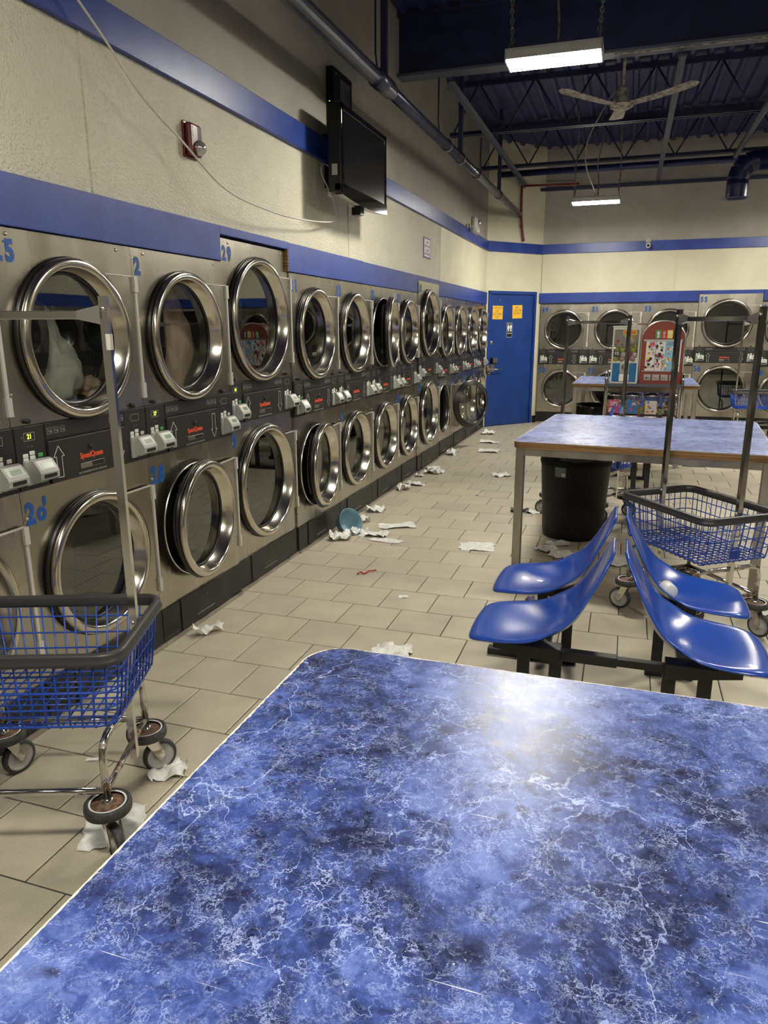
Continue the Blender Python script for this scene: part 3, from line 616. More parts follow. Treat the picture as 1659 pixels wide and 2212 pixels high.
    for (a, b, nm, pr) in ((0.003, s1 + 0.004, 'kick_board', 0.0), (s1 + 0.006, s2 - 0.002, 'lint_drawer', 0.006), (s2, w - 0.003, 'kick_board', 0.0)):
        k_ = cached((nm, a, key), nm, 'kick_black', root, lambda mb: mb.bbox(-0.02, 0.006 + pr, a, b, 0.026, z1, 0.002))
        if nm == 'lint_drawer':
            cached(('ks', key), 'pull_slot', 'black_plastic', k_, lambda mb: (mb.box(0.010, 0.0128, mid - 0.075, mid + 0.075, 0.078, 0.096), mb.lathe([(0.007, 0.010), (0.007, 0.016), (0, 0.016)], (0, mid, 0.150), 'x', 12)))
            cached(('kn', key), 'notice_print', 'dim_print', k_, lambda mb: text_mb(mb, 'LINT COMPARTMENT MUST BE CLEANED DAILY', 0.0105, facing(0.0124, mid, 0.058), 0.0004, 0.0, 0.78))
    cached(('strip', key), 'base_strip', 'steel_leg', root, lambda mb: mb.bbox(-0.02, 0.022, 0.001, w - 0.001, 0.0, 0.024, 0.003))
    def screws(mb):
        for (a, b) in ((0.09, s['top'] - 0.022), (w - 0.1, s['top'] - 0.022), (0.02, s['top'] - 0.32), (0.02, p1 + 0.12), (0.02, p0 - 0.11), (w - 0.02, p0 - 0.35), (0.022, s['kick'] + 0.1)):
            mb.lathe([(0.007, -0.001), (0.007, 0.003), (0.004, 0.005), (0, 0.005)], (0, a, b), 'x', 10)
    stuff(cached(('screws', key), 'screw', 'screw', root, screws))
    for (tx, zc_, h_) in ((num_u, s['top'] - 0.083, 0.104), (num_l, p0 - 0.098, 0.118)):
        if not tx: continue
        mb = MB(); y = 0.012 if zc_ > 1.2 else 0.010
        for ch in tx:
            if ch == ' ': y += 0.045; continue
            text_mb(mb, ch, h_ * (1.0 if ch != 'o' else 0.9), facing(0.001, y + 0.030, zc_), 0.0005, 0.0052, 0.80)
            if ch not in 'o': mb.box(0.0004, 0.0014, y + 0.004 if ch in '7543' else y + 0.016, y + 0.056 if ch in '71' else y + 0.044, zc_ - h_ * 0.352 if ch in '147' else zc_ + h_ * 0.28, (zc_ - h_ * 0.29) if ch in '147' else zc_ + h_ * 0.352) if ch in '1457' else None
            if ch == 'o': text_mb(mb, "'", h_, facing(0.001, y + 0.050, zc_ + 0.006), 0.0005, 0.004, 0.9)
            y += 0.058
        mb.build('number', 'number_blue', root)
    for (dr, a, m_) in tapes:
        cz = s['zl'] if dr == 'l' else s['zu']; R = s['R'] - 0.004
        MB().lathe([(R - 0.0015, 0.0025), (R - 0.0175, -0.0115)], (0, s['cu'], cz), 'x', 6, a0=rad(a - 4.5), a1=rad(a + 4.5)).build('edge_tape', m_, root)
    return root
T4 = (('l', 100, 'yellow_tape'), ('l', 135, 'orange_tape'), ('l', 172, 'yellow_tape'), ('l', 200, 'orange_tape'))
steel = 'stainless steel double stack dryer '
dryer(1.305, 0.81, False, '23', '24', steel + 'cut off by the left frame edge, before number 25', disp=(None, None))
dryer(2.115, 0.80, False, '25', '2o', steel + 'numbered 25, white laundry tumbling in its upper drum', disp=('21', None))
dryer(2.915, 0.805, False, '2', '28', steel + 'with a lone 2 above and 28 below, pinkish laundry inside', open_l=5.5, disp=('27', None), tapes=T4)
dryer(3.72, 0.853, True, '29', '0', 'taller ' + steel + 'numbered 29, recessed under the blue band', disp=('10', None), loc=(XW - 0.012, 3.72, 0))
dryer(4.575, 0.810, False, '31', None, steel + 'numbered 31, lower door slightly ajar', open_l=6.0, tapes=T4)
dryer(5.385, 0.810, False, '33', ' 4', steel + 'numbered 33, right of number 31')
dryer(6.195, 0.787, False, '35', None, steel + 'numbered 35, its upper door swung ajar', open_u=9.5, tapes=(('u', 135, 'orange_tape'), ('u', 165, 'yellow_tape'), ('u', 190, 'orange_tape')))
dryer(6.982, 0.748, False, '37', '38', steel + 'numbered 37, just before the second taller one')
dryer(7.73, 0.905, True, '39', '40', 'taller ' + steel + 'numbered 39, standing up over the blue band', loc=(XW + 0.012, 7.73, 0))
dryer(8.637, 0.788, False, '41', '42', steel + 'whose lower door stands wide open', open_l=146)
dryer(9.425, 0.788, False, '43', '44', steel + 'partly behind the wide open lower door')
dryer(10.213, 0.788, False, None, '46', steel + 'second from the blue restroom door')
dryer(11.001, 0.788, False, None, None, steel + 'right beside the blue restroom door')
dryer(0, 0.805, False, '49', '50', steel + 'numbered 49, on the back wall nearest the door', back=True, loc=(-1.415, YB, 0))
dryer(0, 0.810, False, '51', '52', steel + 'numbered 51, on the back wall behind the vending rack', back=True, loc=(-0.610, YB, 0))
dryer(0, 0.810, False, '53', '54', steel + 'numbered 53, on the back wall behind the red sticker machine', back=True, loc=(0.200, YB, 0))
dryer(0, 0.900, True, '55', '56', 'taller ' + steel + 'numbered 55, on the back wall', back=True, loc=(1.012, YB - 0.012, 0))
dryer(0, 0.810, False, '57', '58', steel + 'on the back wall at the right frame edge', back=True, loc=(1.915, YB, 0))

# laundry in the two running drums
def cloth(name, label, m_, c, size, seed, peak=0.0, cat='laundry'):
    bm = bmesh.new(); bmesh.ops.create_icosphere(bm, subdivisions=5, radius=1.0)
    for v in bm.verts:
        p = v.co.copy(); o = Vector((seed, seed * 0.7, 0))
        r = 1 + 0.35 * noise.noise(p * 1.3 + o) + 0.14 * noise.noise(p * 3.1 + o) + 0.10 * abs(noise.noise(Vector((p.x * 4, p.y * 7, p.z * 1.5)) + o)) - 0.05
        q = p * r
        if peak: q.y *= 1.0 - 0.62 * max(0, q.z) * peak; q.x *= 1.0 - 0.3 * max(0, q.z)
        v.co = Vector((q.x * size[0], q.y * size[1], q.z * size[2]))
    me = bpy.data.meshes.new(name); bm.to_mesh(me); bm.free()
    for p in me.polygons: p.use_smooth = True
    o = obj(name, me, m_, None, c); return tag(o, label, cat)
cloth('laundry', 'heap of pale greenish white laundry behind the glass of dryer 25', 'cloth_white', (XW - 0.150, 2.115 + 0.375, 1.455), (0.075, 0.185, 0.235), 2.0, 1.0)
cloth('laundry', 'tan bundle low in the drum of dryer 25, beside the white heap', 'cloth_tan', (XW - 0.13, 2.115 + 0.60, 1.345), (0.06, 0.07, 0.045), 5.0)
cloth('laundry', 'dark red bundle at the bottom of the drum of dryer 25', 'cloth_dark', (XW - 0.29, 2.115 + 0.47, 1.265), (0.07, 0.10, 0.04), 9.0)
cloth('laundry', 'pinkish beige laundry behind the glass above number 28', 'cloth_pink', (XW - 0.150, 2.915 + 0.48, 1.535), (0.075, 0.17, 0.245), 13.0, 0.8)

# ------------------------------------------------------------------ door in the slanted corner wall
dr = struct(MB().bbox(DW0 + 0.05, DW1 - 0.05, -0.05, -0.008, 0.008, DH - 0.052, 0.003, MC).build('door_1', 'door_blue'))
mb = MB(); mb.bbox(DW0, DW0 + 0.048, -0.10, 0.014, 0, DH, 0.003, MC); mb.bbox(DW1 - 0.048, DW1, -0.10, 0.014, 0, DH, 0.003, MC); mb.bbox(DW0, DW1, -0.10, 0.014, DH - 0.05, DH, 0.003, MC); mb.build('door_frame', 'door_blue', dr)
def along(y, z, x): return MC @ Vector((x, y, z))
MT = lambda x, z, y=0.0: MC @ Matrix(((1, 0, 0, x), (0, 0, 1, y), (0, 1, 0, z), (0, 0, 0, 1)))      # text on the door (x-y plane to wall plane)
mb = MB(); mb.lathe([(0.030, 0), (0.030, 0.012), (0.020, 0.016), (0, 0.016)], (0, 0, 0), 'z', 20, MT(DW0 + 0.10, 1.36, -0.008)); mb.build('deadbolt', 'steel_bright', dr)
mb = MB(); mb.lathe([(0.010, 0), (0.010, 0.012), (0, 0.014)], (0, 0, 0), 'z', 12, MT(DW0 + 0.25, 2.02, -0.008)); mb.build('peephole', 'steel_bright', dr)
lk_ = MB(); lk_.bbox(DW0 + 0.085, DW0 + 0.165, -0.01, 0.015, 0.90, 1.02, 0.006, MC); lk_.tube([MC @ Vector(p) for p in ((DW0 + 0.125, 0.0, 0.935), (DW0 + 0.125, 0.055, 0.935), (DW0 + 0.145, 0.06, 0.935), (DW0 + 0.29, 0.06, 0.94))], 0.011, 8); lk_ = lk_.build('door_handle', 'steel_bright', dr)
MB().bbox(DW0 + 0.085, DW0 + 0.185, -0.01, 0.06, 1.02, 1.12, 0.006, MC).build('keypad', 'black_plastic', dr)
mb = MB(); mb.bbox(DW0 + 0.09, DW0 + 0.18, 0.058, 0.063, 1.04, 1.115, 0.002, MC); mb.build('keypad_plate', 'steel_bright', dr)
MB().bbox(DW0 - 0.02, DW0 + 0.075, 0.0, 0.02, 0.83, 1.0, 0.003, MC).build('latch_guard', 'chrome_rusty', dr)
for hz in (0.25, 1.02, 1.80): MB().tube([MC @ Vector((DW1 - 0.05, 0.012, hz)), MC @ Vector((DW1 - 0.05, 0.012, hz + 0.12))], 0.010, 8).build('door_hinge', 'door_blue', dr)
def note(label, x, z, tilt, lines):
    M = MC @ Matrix.Translation((x, -0.0065, z)) @ Matrix.Rotation(tilt, 4, 'Y')
    t = thing('paper_note', label, 'note')
    MB().bbox(-0.105, 0.105, -0.0010, 0.0010, -0.105, 0.105, 0.0004, M).build('sheet', 'paper_yellow', t)
    mb = MB()
    for k, (tx, sx) in enumerate(lines):
        text_mb(mb, tx, 0.050, M @ Matrix(((1, 0, 0, sx), (0, 0, 1, 0.0014), (0, 1, 0, 0.068 - 0.047 * k), (0, 0, 0, 1))), 0.0002, 0.0, 0.68)
    mb.build('handwriting', 'ink', t)
note('yellow note on the blue door asking restroom for customers only', 0.265, 1.83, 0.01, (('RESTROOM', 0.0), ('FOR', -0.01), ('CUSTOMERS', -0.01), ('ONLY !', 0)))
note('yellow note on the blue door, the one nearer its hinges', 0.680, 1.845, -0.03, (('BAD', -0.01), ('SOLICITER', 0.005), ('CARTERS !!', 0.0)))
t = thing('restroom_sign', 'small black and white restroom sign under the yellow notes', 'sign')
M = MC @ Matrix.Translation((0.525, -0.0065, 1.555))
MB().bbox(-0.060, 0.060, -0.001, 0.002, -0.118, 0.118, 0.001, M).build('border', 'sign_grey', t)
MB().bbox(-0.052, 0.052, 0.001, 0.0035, -0.108, 0.108, 0.001, M).build('plate', 'sign_black', t)
mb = MB()
for sx, woman in ((-0.027, True), (0.027, False)):
    mb.lathe([(0.010, 0.0), (0.010, 0.001), (0, 0.001)], (0, 0, 0), 'z', 14, M @ Matrix(((1, 0, 0, sx), (0, 0, 1, 0.0036), (0, 1, 0, 0.088), (0, 0, 0, 1))))
    body = [(-0.012, 0.072), (0.012, 0.072), (0.021, 0.060), (0.021, 0.030), (0.016, 0.030), (0.013, 0.052), (0.022, 0.012), (0.011, 0.012), (0.011, -0.022), (-0.011, -0.022), (-0.011, 0.012), (-0.022, 0.012), (-0.013, 0.052), (-0.016, 0.030), (-0.021, 0.030), (-0.021, 0.060)] if woman else \
           [(-0.018, 0.074), (0.018, 0.074), (0.022, 0.066), (0.022, 0.028), (0.015, 0.028), (0.013, 0.055), (0.012, -0.022), (-0.012, -0.022), (-0.013, 0.055), (-0.015, 0.028), (-0.022, 0.028), (-0.022, 0.066)]
    mb.prism([(sx + a, b) for a, b in body], 0.0036, 0.0046, 'xz', M)
mb.box(-0.0015, 0.0015, 0.0036, 0.0046, -0.022, 0.088, M); mb.build('pictogram', 'sign_white', t)
mb = MB(); text_mb(mb, 'RESTROOM', 0.020, M @ Matrix(((1, 0, 0, 0), (0, 0, 1, 0.004), (0, 1, 0, -0.052), (0, 0, 0, 1))), 0.0003, 0.0006, 0.82); mb.build('lettering', 'sign_white', t)

# ------------------------------------------------------------------ folding tables
def rounded(x0, x1, y0, y1, r, n=6):
    P = []
    for cx, cy, a in ((x1 - r, y1 - r, 0), (x0 + r, y1 - r, pi / 2), (x0 + r, y0 + r, pi), (x1 - r, y0 + r, 3 * pi / 2)):
        for i in range(n + 1): P.append((cx + r * cos(a + pi / 2 * i / n), cy + r * sin(a + pi / 2 * i / n)))
    return P
def ftable(label, c, sx, sy, h, rz, lam, r, edge_m='plywood', inset=0.045):
    t = thing('folding_table', label, 'table', (c[0], c[1], 0), rz)
    P = rounded(-sx / 2, sx / 2, -sy / 2, sy / 2, r, 10)
    MB().prism(P, h - 0.042, h - 0.003, 'xy').build('edge_core', edge_m, t)
    Pw = rounded(-sx / 2 + 0.001, sx / 2 - 0.001, -sy / 2 + 0.001, sy / 2 - 0.001, r, 10)
    MB().prism(Pw, h - 0.004, h - 0.0012, 'xy').build('white_edge', 'edge_white', t)
    # laminate sheet with a worn, chipped outline
    Pl = []; K = len(Pw)
    for i in range(K):
        a, b = Vector(Pw[i]), Vector(Pw[(i + 1) % K]); L = (b - a).length; q = max(1, int(L / 0.006)); d = (b - a).normalized(); nn = Vector((-d.y, d.x))
        for k in range(q):
            pt_ = a + (b - a) * k / q; w_ = 0.0035 + 0.0035 * abs(noise.noise(Vector((pt_.x * 90, pt_.y * 90, 3)))) + 0.004 * max(0, noise.noise(Vector((pt_.x * 14, pt_.y * 14, 8))))
            Pl.append(tuple(pt_ + nn * w_))
    bm = bmesh.new(); vv = [bm.verts.new((a, b, h)) for a, b in Pl]; f = bm.faces.new(vv); ex = bmesh.ops.extrude_face_region(bm, geom=[f])
    for g_ in ex['geom']:
        if isinstance(g_, bmesh.types.BMVert): g_.co.z -= 0.0015
    bmesh.ops.triangulate(bm, faces=[f_ for f_ in bm.faces if len(f_.verts) > 4]); bmesh.ops.recalc_face_normals(bm, faces=bm.faces)
    me = bpy.data.meshes.new('table_top'); bm.to_mesh(me); bm.free(); obj('table_top', me, lam, t)
    ax, ay = sx / 2 - inset, sy / 2 - inset
    mb = MB()
    for s_ in (-1, 1):
        mb.box(-ax, ax, s_ * ay - 0.02, s_ * ay + 0.02, h - 0.092, h - 0.043); mb.box(s_ * ax - 0.02, s_ * ax + 0.02, -ay, ay, h - 0.092, h - 0.043)
    mb.build('apron', 'steel_leg', t)
    for a in (-1, 1):
        for b in (-1, 1): MB().bbox(a * ax - 0.026, a * ax + 0.026, b * ay - 0.026, b * ay + 0.026, 0.0, h - 0.043, 0.003).build('leg', 'steel_leg', t)
    return t
ftable('blue marbled folding table filling the foreground', (0.149, 0.615), 1.524, 1.524, 0.91, 0.0, 'laminate_marble', 0.085)
ftable('blue folding table with chipped plywood edge, over the black trash can', (0.165, 5.31), 1.50, 1.62, 0.90, rad(-4.4), 'laminate_streak_sheen', 0.06)
ftable('farthest folding table, behind the vending rack', (0.135, 10.38), 1.52, 1.52, 0.90, rad(-1.0), 'laminate_streak_sheen', 0.04)

# ------------------------------------------------------------------ laundry carts
def rrect(L, Wd, r, z, n=5): return [(a, b, z) for a, b in rounded(-L / 2, L / 2, -Wd / 2, Wd / 2, r, n)]
def caster(root, x, y, ang, mwheel='wheel_grey', rusty='chrome_rusty'):
    MB().lathe([(0.0, 0.185), (0.030, 0.185), (0.052, 0.180), (0.056, 0.172), (0.056, 0.160), (0.0, 0.158)], (x, y, 0), 'z', 24).build('bumper_hub', 'rust', root)
    MB().lathe([(0.055, 0.186), (0.062, 0.190), (0.070, 0.186), (0.072, 0.172), (0.070, 0.158), (0.062, 0.154), (0.055, 0.158)], (x, y, 0), 'z', 28).build('bumper_tyre', 'tyre', root)
    MB().lathe([(0.051, 0.1865), (0.056, 0.1885), (0.057, 0.186)], (x, y, 0), 'z', 28).build('bumper_band', 'cup_white', root)
    d = Vector((cos(ang), sin(ang), 0)); s_ = Vector((-sin(ang), cos(ang), 0)); c = Vector((x, y, 0.0625)) + d * 0.040
    mb = MB()
    for k in (-1, 1):
        o = s_ * 0.021 * k
        pts = [Vector((x, y, 0.155)) + o - d * 0.022, Vector((x, y, 0.155)) + o + d * 0.024, c + o + d * 0.014 + Vector((0, 0, 0.012)), c + o - Vector((0, 0, 0.014)), c + o - d * 0.014]
        q = [p + s_ * 0.003 * k for p in pts]; n = 5
        mb.add(pts + q, [tuple(range(n)), tuple(range(2 * n - 1, n - 1, -1))] + [(i, (i + 1) % n, n + (i + 1) % n, n + i) for i in range(n)])
    mb.tube([Vector((x, y, 0.20)), Vector((x, y, 0.15))], 0.018, 10)
    mb.build('caster_fork', rusty, root)
    M = Matrix.Translation(c) @ Matrix(((d.x, s_.x, 0, 0), (d.y, s_.y, 0, 0), (0, 0, 1, 0), (0, 0, 0, 1)))
    MB().lathe([(0.050, -0.014), (0.060, -0.012), (0.0625, -0.006), (0.0625, 0.006), (0.060, 0.012), (0.050, 0.014)], (0, 0, 0), 'y', 26, M).build('wheel_tyre', 'tyre', root)
    MB().lathe([(0.0, -0.017), (0.012, -0.017), (0.014, -0.010), (0.046, -0.008), (0.051, -0.013), (0.051, 0.013), (0.046, 0.008), (0.014, 0.010), (0.012, 0.017), (0.0, 0.017)], (0, 0, 0), 'y', 26, M).build('wheel', mwheel, root)
def make_cart(label, loc, rz, angs=(0.4, 2.0, -1.2, 0.9), lean=0.008):
    t = thing('laundry_cart', label, 'cart', loc, rz, 'wire laundry carts with hanging racks')
    FL, FW = 0.255, 0.21                     # half frame
    ZB, ZR = 0.450, 0.675                    # basket bottom and rim
    LB, WB, LR, WR = 0.605, 0.430, 0.665, 0.468
    # basket
    mb = MB(); wr = 0.0032
    def ring(f): return (LB + (LR - LB) * f, WB + (WR - WB) * f, ZB + (ZR - ZB) * f)
    for f, rr in ((0.0, 0.0042), (0.25, wr), (0.5, wr), (0.76, wr), (1.0, 0.004)):
        L, w_, z = ring(f); mb.tube(rrect(L, w_, 0.05, z, 3), rr, 5, True)
    nL, nW = 16, 10
    for i in range(nL + 1):
        f = -0.46 + 0.92 * i / nL
        for s_ in (-1, 1): mb.tube([(f * LR, s_ * WR / 2, ZR), (f * LB, s_ * WB / 2, ZB), (f * LB, s_ * (WB / 2 - 0.012), ZB - 0.012)], wr, 4)
        mb.tube([(f * LB, -WB / 2 + 0.012, ZB - 0.012), (f * LB, WB / 2 - 0.012, ZB - 0.012)], wr, 4)
    for i in range(nW + 1):
        f = -0.44 + 0.88 * i / nW
        for s_ in (-1, 1): mb.tube([(s_ * LR / 2, f * WR, ZR), (s_ * LB / 2, f * WB, ZB), (s_ * (LB / 2 - 0.012), f * WB, ZB - 0.012)], wr, 4)
        mb.tube([(-LB / 2 + 0.012, f * WB, ZB - 0.004), (LB / 2 - 0.012, f * WB, ZB - 0.004)], wr, 4)
    bk = stuff(mb.build('wire_basket', 'wire_blue', t))
    MB().bbox(LB / 2 - 0.012, LB / 2 - 0.006, -0.03, 0.03, ZB + 0.005, ZB + 0.06, 0.002).build('basket_plate', 'wire_blue', t)
    # moulded rubber rim
    sec = [(-0.012, 0.015), (-0.006, 0.020), (0.007, 0.020), (0.013, 0.013), (0.0095, 0.003), (0.017, -0.003), (0.017, -0.012), (0.009, -0.019), (-0.009, -0.019), (-0.013, -0.010)]
    MB().tube(rrect(LR + 0.012, WR + 0.012, 0.055, ZR, 6), 0.02, 8, True, sec=[(x_, -y_) for x_, y_ in sec]).build('rim', 'rim_rubber', t)
    # chrome frame: two bent end hoops joined by rails
    for s_ in (-1, 1):
        x = s_ * FL
        MB().tube([(x, -FW, 0.185), (x, -FW, 0.33), (x, -FW + 0.012, 0.372), (x, -FW + 0.05, 0.388), (x, FW - 0.05, 0.388), (x, FW - 0.012, 0.372), (x, FW, 0.33), (x, FW, 0.185)], 0.0125, 10).build('frame_hoop', 'chrome_rusty', t)
        MB().tube([(x, -FW, 0.225), (x, FW, 0.225)], 0.011, 8).build('end_rail', 'chrome_rusty', t)
        MB().tube([(-FL, s_ * FW, 0.225), (FL, s_ * FW, 0.225)], 0.011, 8).build('side_rail', 'chrome', t)
    # rack
    for s_ in (-1, 1):
        x = s_ * (FL + 0.022)
        xb = x; x = s_ * (FL + 0.022 + lean); sq = [(-0.0115, -0.0125), (0.0115, -0.0125), (0.0115, 0.0125), (-0.0115, 0.0125)]
        p = MB().tube([(xb, 0, 0.205), (xb, 0, 0.40), (x, 0, 0.66), (x, 0, 1.69)], 0.012, 4, smooth=False, sec=sq).build('rack_post', 'chrome', t)
        mb = MB(); q = x - s_ * 0.010
        mb.prism([(q, 1.665), (q - s_ * 0.0, 1.612), (q - s_ * 0.065, 1.626), (q - s_ * 0.065, 1.650)], -0.014, 0.014, 'xz'); mb.build('corner_bracket', 'steel_bright', p)
        
        for bz in (1.655, ZR + 0.02): MB().lathe([(0.0065, -0.0125), (0.0065, -0.018), (0, -0.018)], (x, 0, bz), 'y', 8).build('bolt', 'steel_bright', p)
    MB().bbox(-FL - 0.02 - lean, FL + 0.02 + lean, -0.0125, 0.0125, 1.626, 1.650, 0.002).build('hanging_bar', 'chrome', t)
    k = 0
    for a in (-1, 1):
        for b in (-1, 1): caster(t, a * FL, b * FW, angs[k]); k += 1
    return t
c1 = make_cart('blue wire laundry cart by the left frame edge, before dryer 25', (-1.730, 1.672, 0), rad(20.3), (2.3, 1.0, -0.9, 0.6), lean=0.042)
MB().bbox(0.319, 0.3315, -0.0132, 0.0132, 1.54, 1.585, 0.0005).build('price_sticker', 'machine_cream', c1)
c2 = make_cart('blue wire laundry cart right of the blue shell seats', (0.425, 4.10, 0), rad(-54.0), (-2.6, 0.5, 1.4, 0.3))
c3 = dup(c2, 'blue wire laundry cart behind the black trash can', (-0.245, 6.37, 0), rad(-28.5))
dup(c2, 'laundry cart between the farthest table and the back dryers', (0.33, 11.75, 0), rad(1.0))
dup(c2, 'blue wire laundry cart before taller dryer 55, at the right frame edge', (1.85, 11.75, 0), rad(1.5))

# ------------------------------------------------------------------ shell seats on black benches
def shell(side):
    # (distance from the back-top, height, half width, rise of the sides)
    ctrl = [(0.000, 0.810, 0.085, 0.000), (0.006, 0.790, 0.125, 0.004), (0.024, 0.735, 0.160, 0.012), (0.052, 0.660, 0.185, 0.022), (0.082, 0.585, 0.203, 0.034), (0.112, 0.525, 0.213, 0.048), (0.150, 0.480, 0.219, 0.060), (0.200, 0.452, 0.222, 0.058), (0.260, 0.440, 0.223, 0.042), (0.330, 0.440, 0.222, 0.026), (0.400, 0.446, 0.218, 0.012), (0.460, 0.449, 0.205, 0.002), (0.500, 0.443, 0.180, -0.004), (0.518, 0.432, 0.150, -0.006), (0.524, 0.420, 0.120, -0.006)]
    rows = []
    def cr(p0, p1, p2, p3, t): return tuple(0.5 * (2 * b + (c - a) * t + (2 * a - 5 * b + 4 * c - d) * t * t + (3 * b - a - 3 * c + d) * t ** 3) for a, b, c, d in zip(p0, p1, p2, p3))
    for i in range(len(ctrl) - 1):
        for k in range(3): rows.append(cr(ctrl[max(i - 1, 0)], ctrl[i], ctrl[i + 1], ctrl[min(i + 2, len(ctrl) - 1)], k / 3))
    rows.append(ctrl[-1]); K = 20; vs_ = []
    for i, (d, z, hw, rise) in enumerate(rows):
        a = rows[max(i - 1, 0)]; b = rows[min(i + 1, len(rows) - 1)]; tx, tz = b[0] - a[0], b[1] - a[1]; L = math.hypot(tx, tz); nx, nz = -tz / L, tx / L
        if nz < 0 and i > 24: nx, nz = -nx, -nz
        for k in range(K + 1):
            v = -1 + 2 * k / K; w_ = abs(v); off = rise * w_ ** 2.2 - 0.006 * max(0, w_ - 0.93) / 0.07
            vs_.append((side * (d + nx * off), v * hw, z + nz * off))
    n = K + 1; fs = [(i * n + k, i * n + k + 1, (i + 1) * n + k + 1, (i + 1) * n + k) for i in range(len(rows) - 1) for k in range(K)]
    mb = MB(); mb.add(vs_, fs, True); return mb.mesh('seat_shell')
_sh = {}
def bench(label_b, cx, ys, seat_labels):
    t = thing('bench_frame', label_b, 'bench', (cx, 0, 0))
    yb = ys[0] - 0.06; ye = ys[1] + 0.10
    for yy in (yb, ye):
        if yy == yb:
            MB().bbox(-0.36, 0.02, yy - 0.022, yy + 0.022, 0.345, 0.385, 0.003).build('cross_beam', 'bench_black', t)
            MB().bbox(-0.005, 0.36, yy - 0.017, yy + 0.017, 0.350, 0.380, 0.003).build('beam_sleeve', 'bench_black', t)
        for sx in (-1, 1):
            x0 = sx * 0.32
            mb = MB(); mb.prism([(x0 - 0.13, 0.395), (x0 + 0.13, 0.395), (x0 + 0.13, 0.372) if sx > 0 else (x0 + 0.13, 0.330), (x0 - 0.13, 0.330) if sx > 0 else (x0 - 0.13, 0.372)], yy - 0.035, yy + 0.035, 'xz'); mb.build('seat_bracket', 'bench_black', t)
            for dx in (-0.062, 0.062): MB().bbox(x0 - sx * 0.05 + dx - 0.024, x0 - sx * 0.05 + dx + 0.024, yy - 0.012, yy + 0.012, 0.03, 0.36, 0.002).build('leg', 'bench_black', t)
            MB().bbox(x0 - sx * 0.05 - (0.32 if sx < 0 else 0.11), x0 - sx * 0.05 + (0.11 if sx < 0 else 0.10), yy - 0.024, yy + 0.024, 0.0, 0.034, 0.003).build('foot_bar', 'bench_black', t)
    for k, x0 in enumerate((-0.25, 0.25)): MB().bbox(x0 - 0.015, x0 + 0.015, yb, ye, 0.355, 0.38, 0.002).build('long_rail', 'bench_black', t)
    i = 0
    for side in (-1, 1):
        for yy in ys:
            if side not in _sh: _sh[side] = shell(side)
            o = obj('shell_seat', _sh[side], 'shell_blue', None, (cx + (0.022 if side > 0 else -0.022), yy, 0))
            if not o.modifiers: md = o.modifiers.new('thick', 'SOLIDIFY'); md.thickness = 0.007; md.offset = 0
            tag(o, seat_labels[i], 'seat', 'blue moulded shell seats'); i += 1
    return t
bench('black steel bench frame carrying four blue seats beyond the near table', 0.033, (2.725, 3.265),
      ('blue shell seat facing left, nearer the marbled table', 'blue shell seat facing left, nearer the trash can', 'blue shell seat facing right, nearer the marbled table', 'blue shell seat facing right, with the paper cup on it'))
bench('black steel bench frame glimpsed under the middle table', -0.05, (7.52, 8.00),
      ('blue seat of the far bench facing left, nearer row', 'blue seat of the far bench facing left, farther row', 'blue seat of the far bench facing right, nearer row', 'blue seat of the far bench facing right, farther row'))

# ------------------------------------------------------------------ trash can
t = thing('trash_can', 'round black plastic trash can with liner under the folding table', 'trash can', (-0.31, 5.70, 0))
prof = [(0.0, 0.004), (0.195, 0.004), (0.215, 0.0), (0.225, 0.014), (0.232, 0.05), (0.262, 0.56), (0.272, 0.60), (0.268, 0.606), (0.276, 0.71), (0.283, 0.72), (0.279, 0.735), (0.268, 0.73), (0.255, 0.6), (0.222, 0.06), (0.0, 0.03)]
MB().lathe(prof, n=64).build('bin', 'bin_black', t)
mb = MB(); n = 72; vs_ = []
for i in range(n):
    a = 2 * pi * i / n
    for k, (r, z) in enumerate(((0.262, 0.715), (0.282, 0.748), (0.291, 0.735), (0.290, 0.700), (0.289, 0.660), (0.288, 0.635))):
        w_ = 0.006 * noise.noise(Vector((a * 5, k * 1.3, 2))) + 0.004 * noise.noise(Vector((a * 14, k, 5))); vs_.append(((r + w_) * cos(a), (r + w_) * sin(a), z + (0.022 * noise.noise(Vector((a * 2.2, 1, 9))) if k > 2 else 0)))
fs = [(i * 6 + k, ((i + 1) % n) * 6 + k, ((i + 1) % n) * 6 + k + 1, i * 6 + k + 1) for i in range(n) for k in range(5)]
mb.add(vs_, fs, True); mb.build('liner_bag', 'bag_black', t)
mb = MB(); a0, a1 = rad(239), rad(258)
mb.lathe([(0.262, 0.505), (0.2668, 0.585)], (0, 0, 0), 'z', 6, a0=a0, a1=a1)
mat('sticker_teal', (0.14, 0.21, 0.22), 0.4); lb = mb.build('sticker', 'sticker_teal', t); mb = MB(); mb.lathe([(0.2640, 0.510), (0.2655, 0.535)], n=4, a0=rad(251), a1=rad(257.5)); mb.build('barcode_label', 'p_wht', t)
t2 = thing('trash_can', 'black bagged bin under the farthest table', 'trash can', (-0.38, 10.25, 0))
MB().lathe(prof, n=40, M=Matrix.Scale(0.78, 4)).build('bin', 'bin_black', t2)
mb = MB(); mb.lathe([(0.20, 0.56), (0.225, 0.585), (0.232, 0.55), (0.235, 0.40), (0.22, 0.30)], n=40); mb.build('liner_bag', 'bag_black', t2)

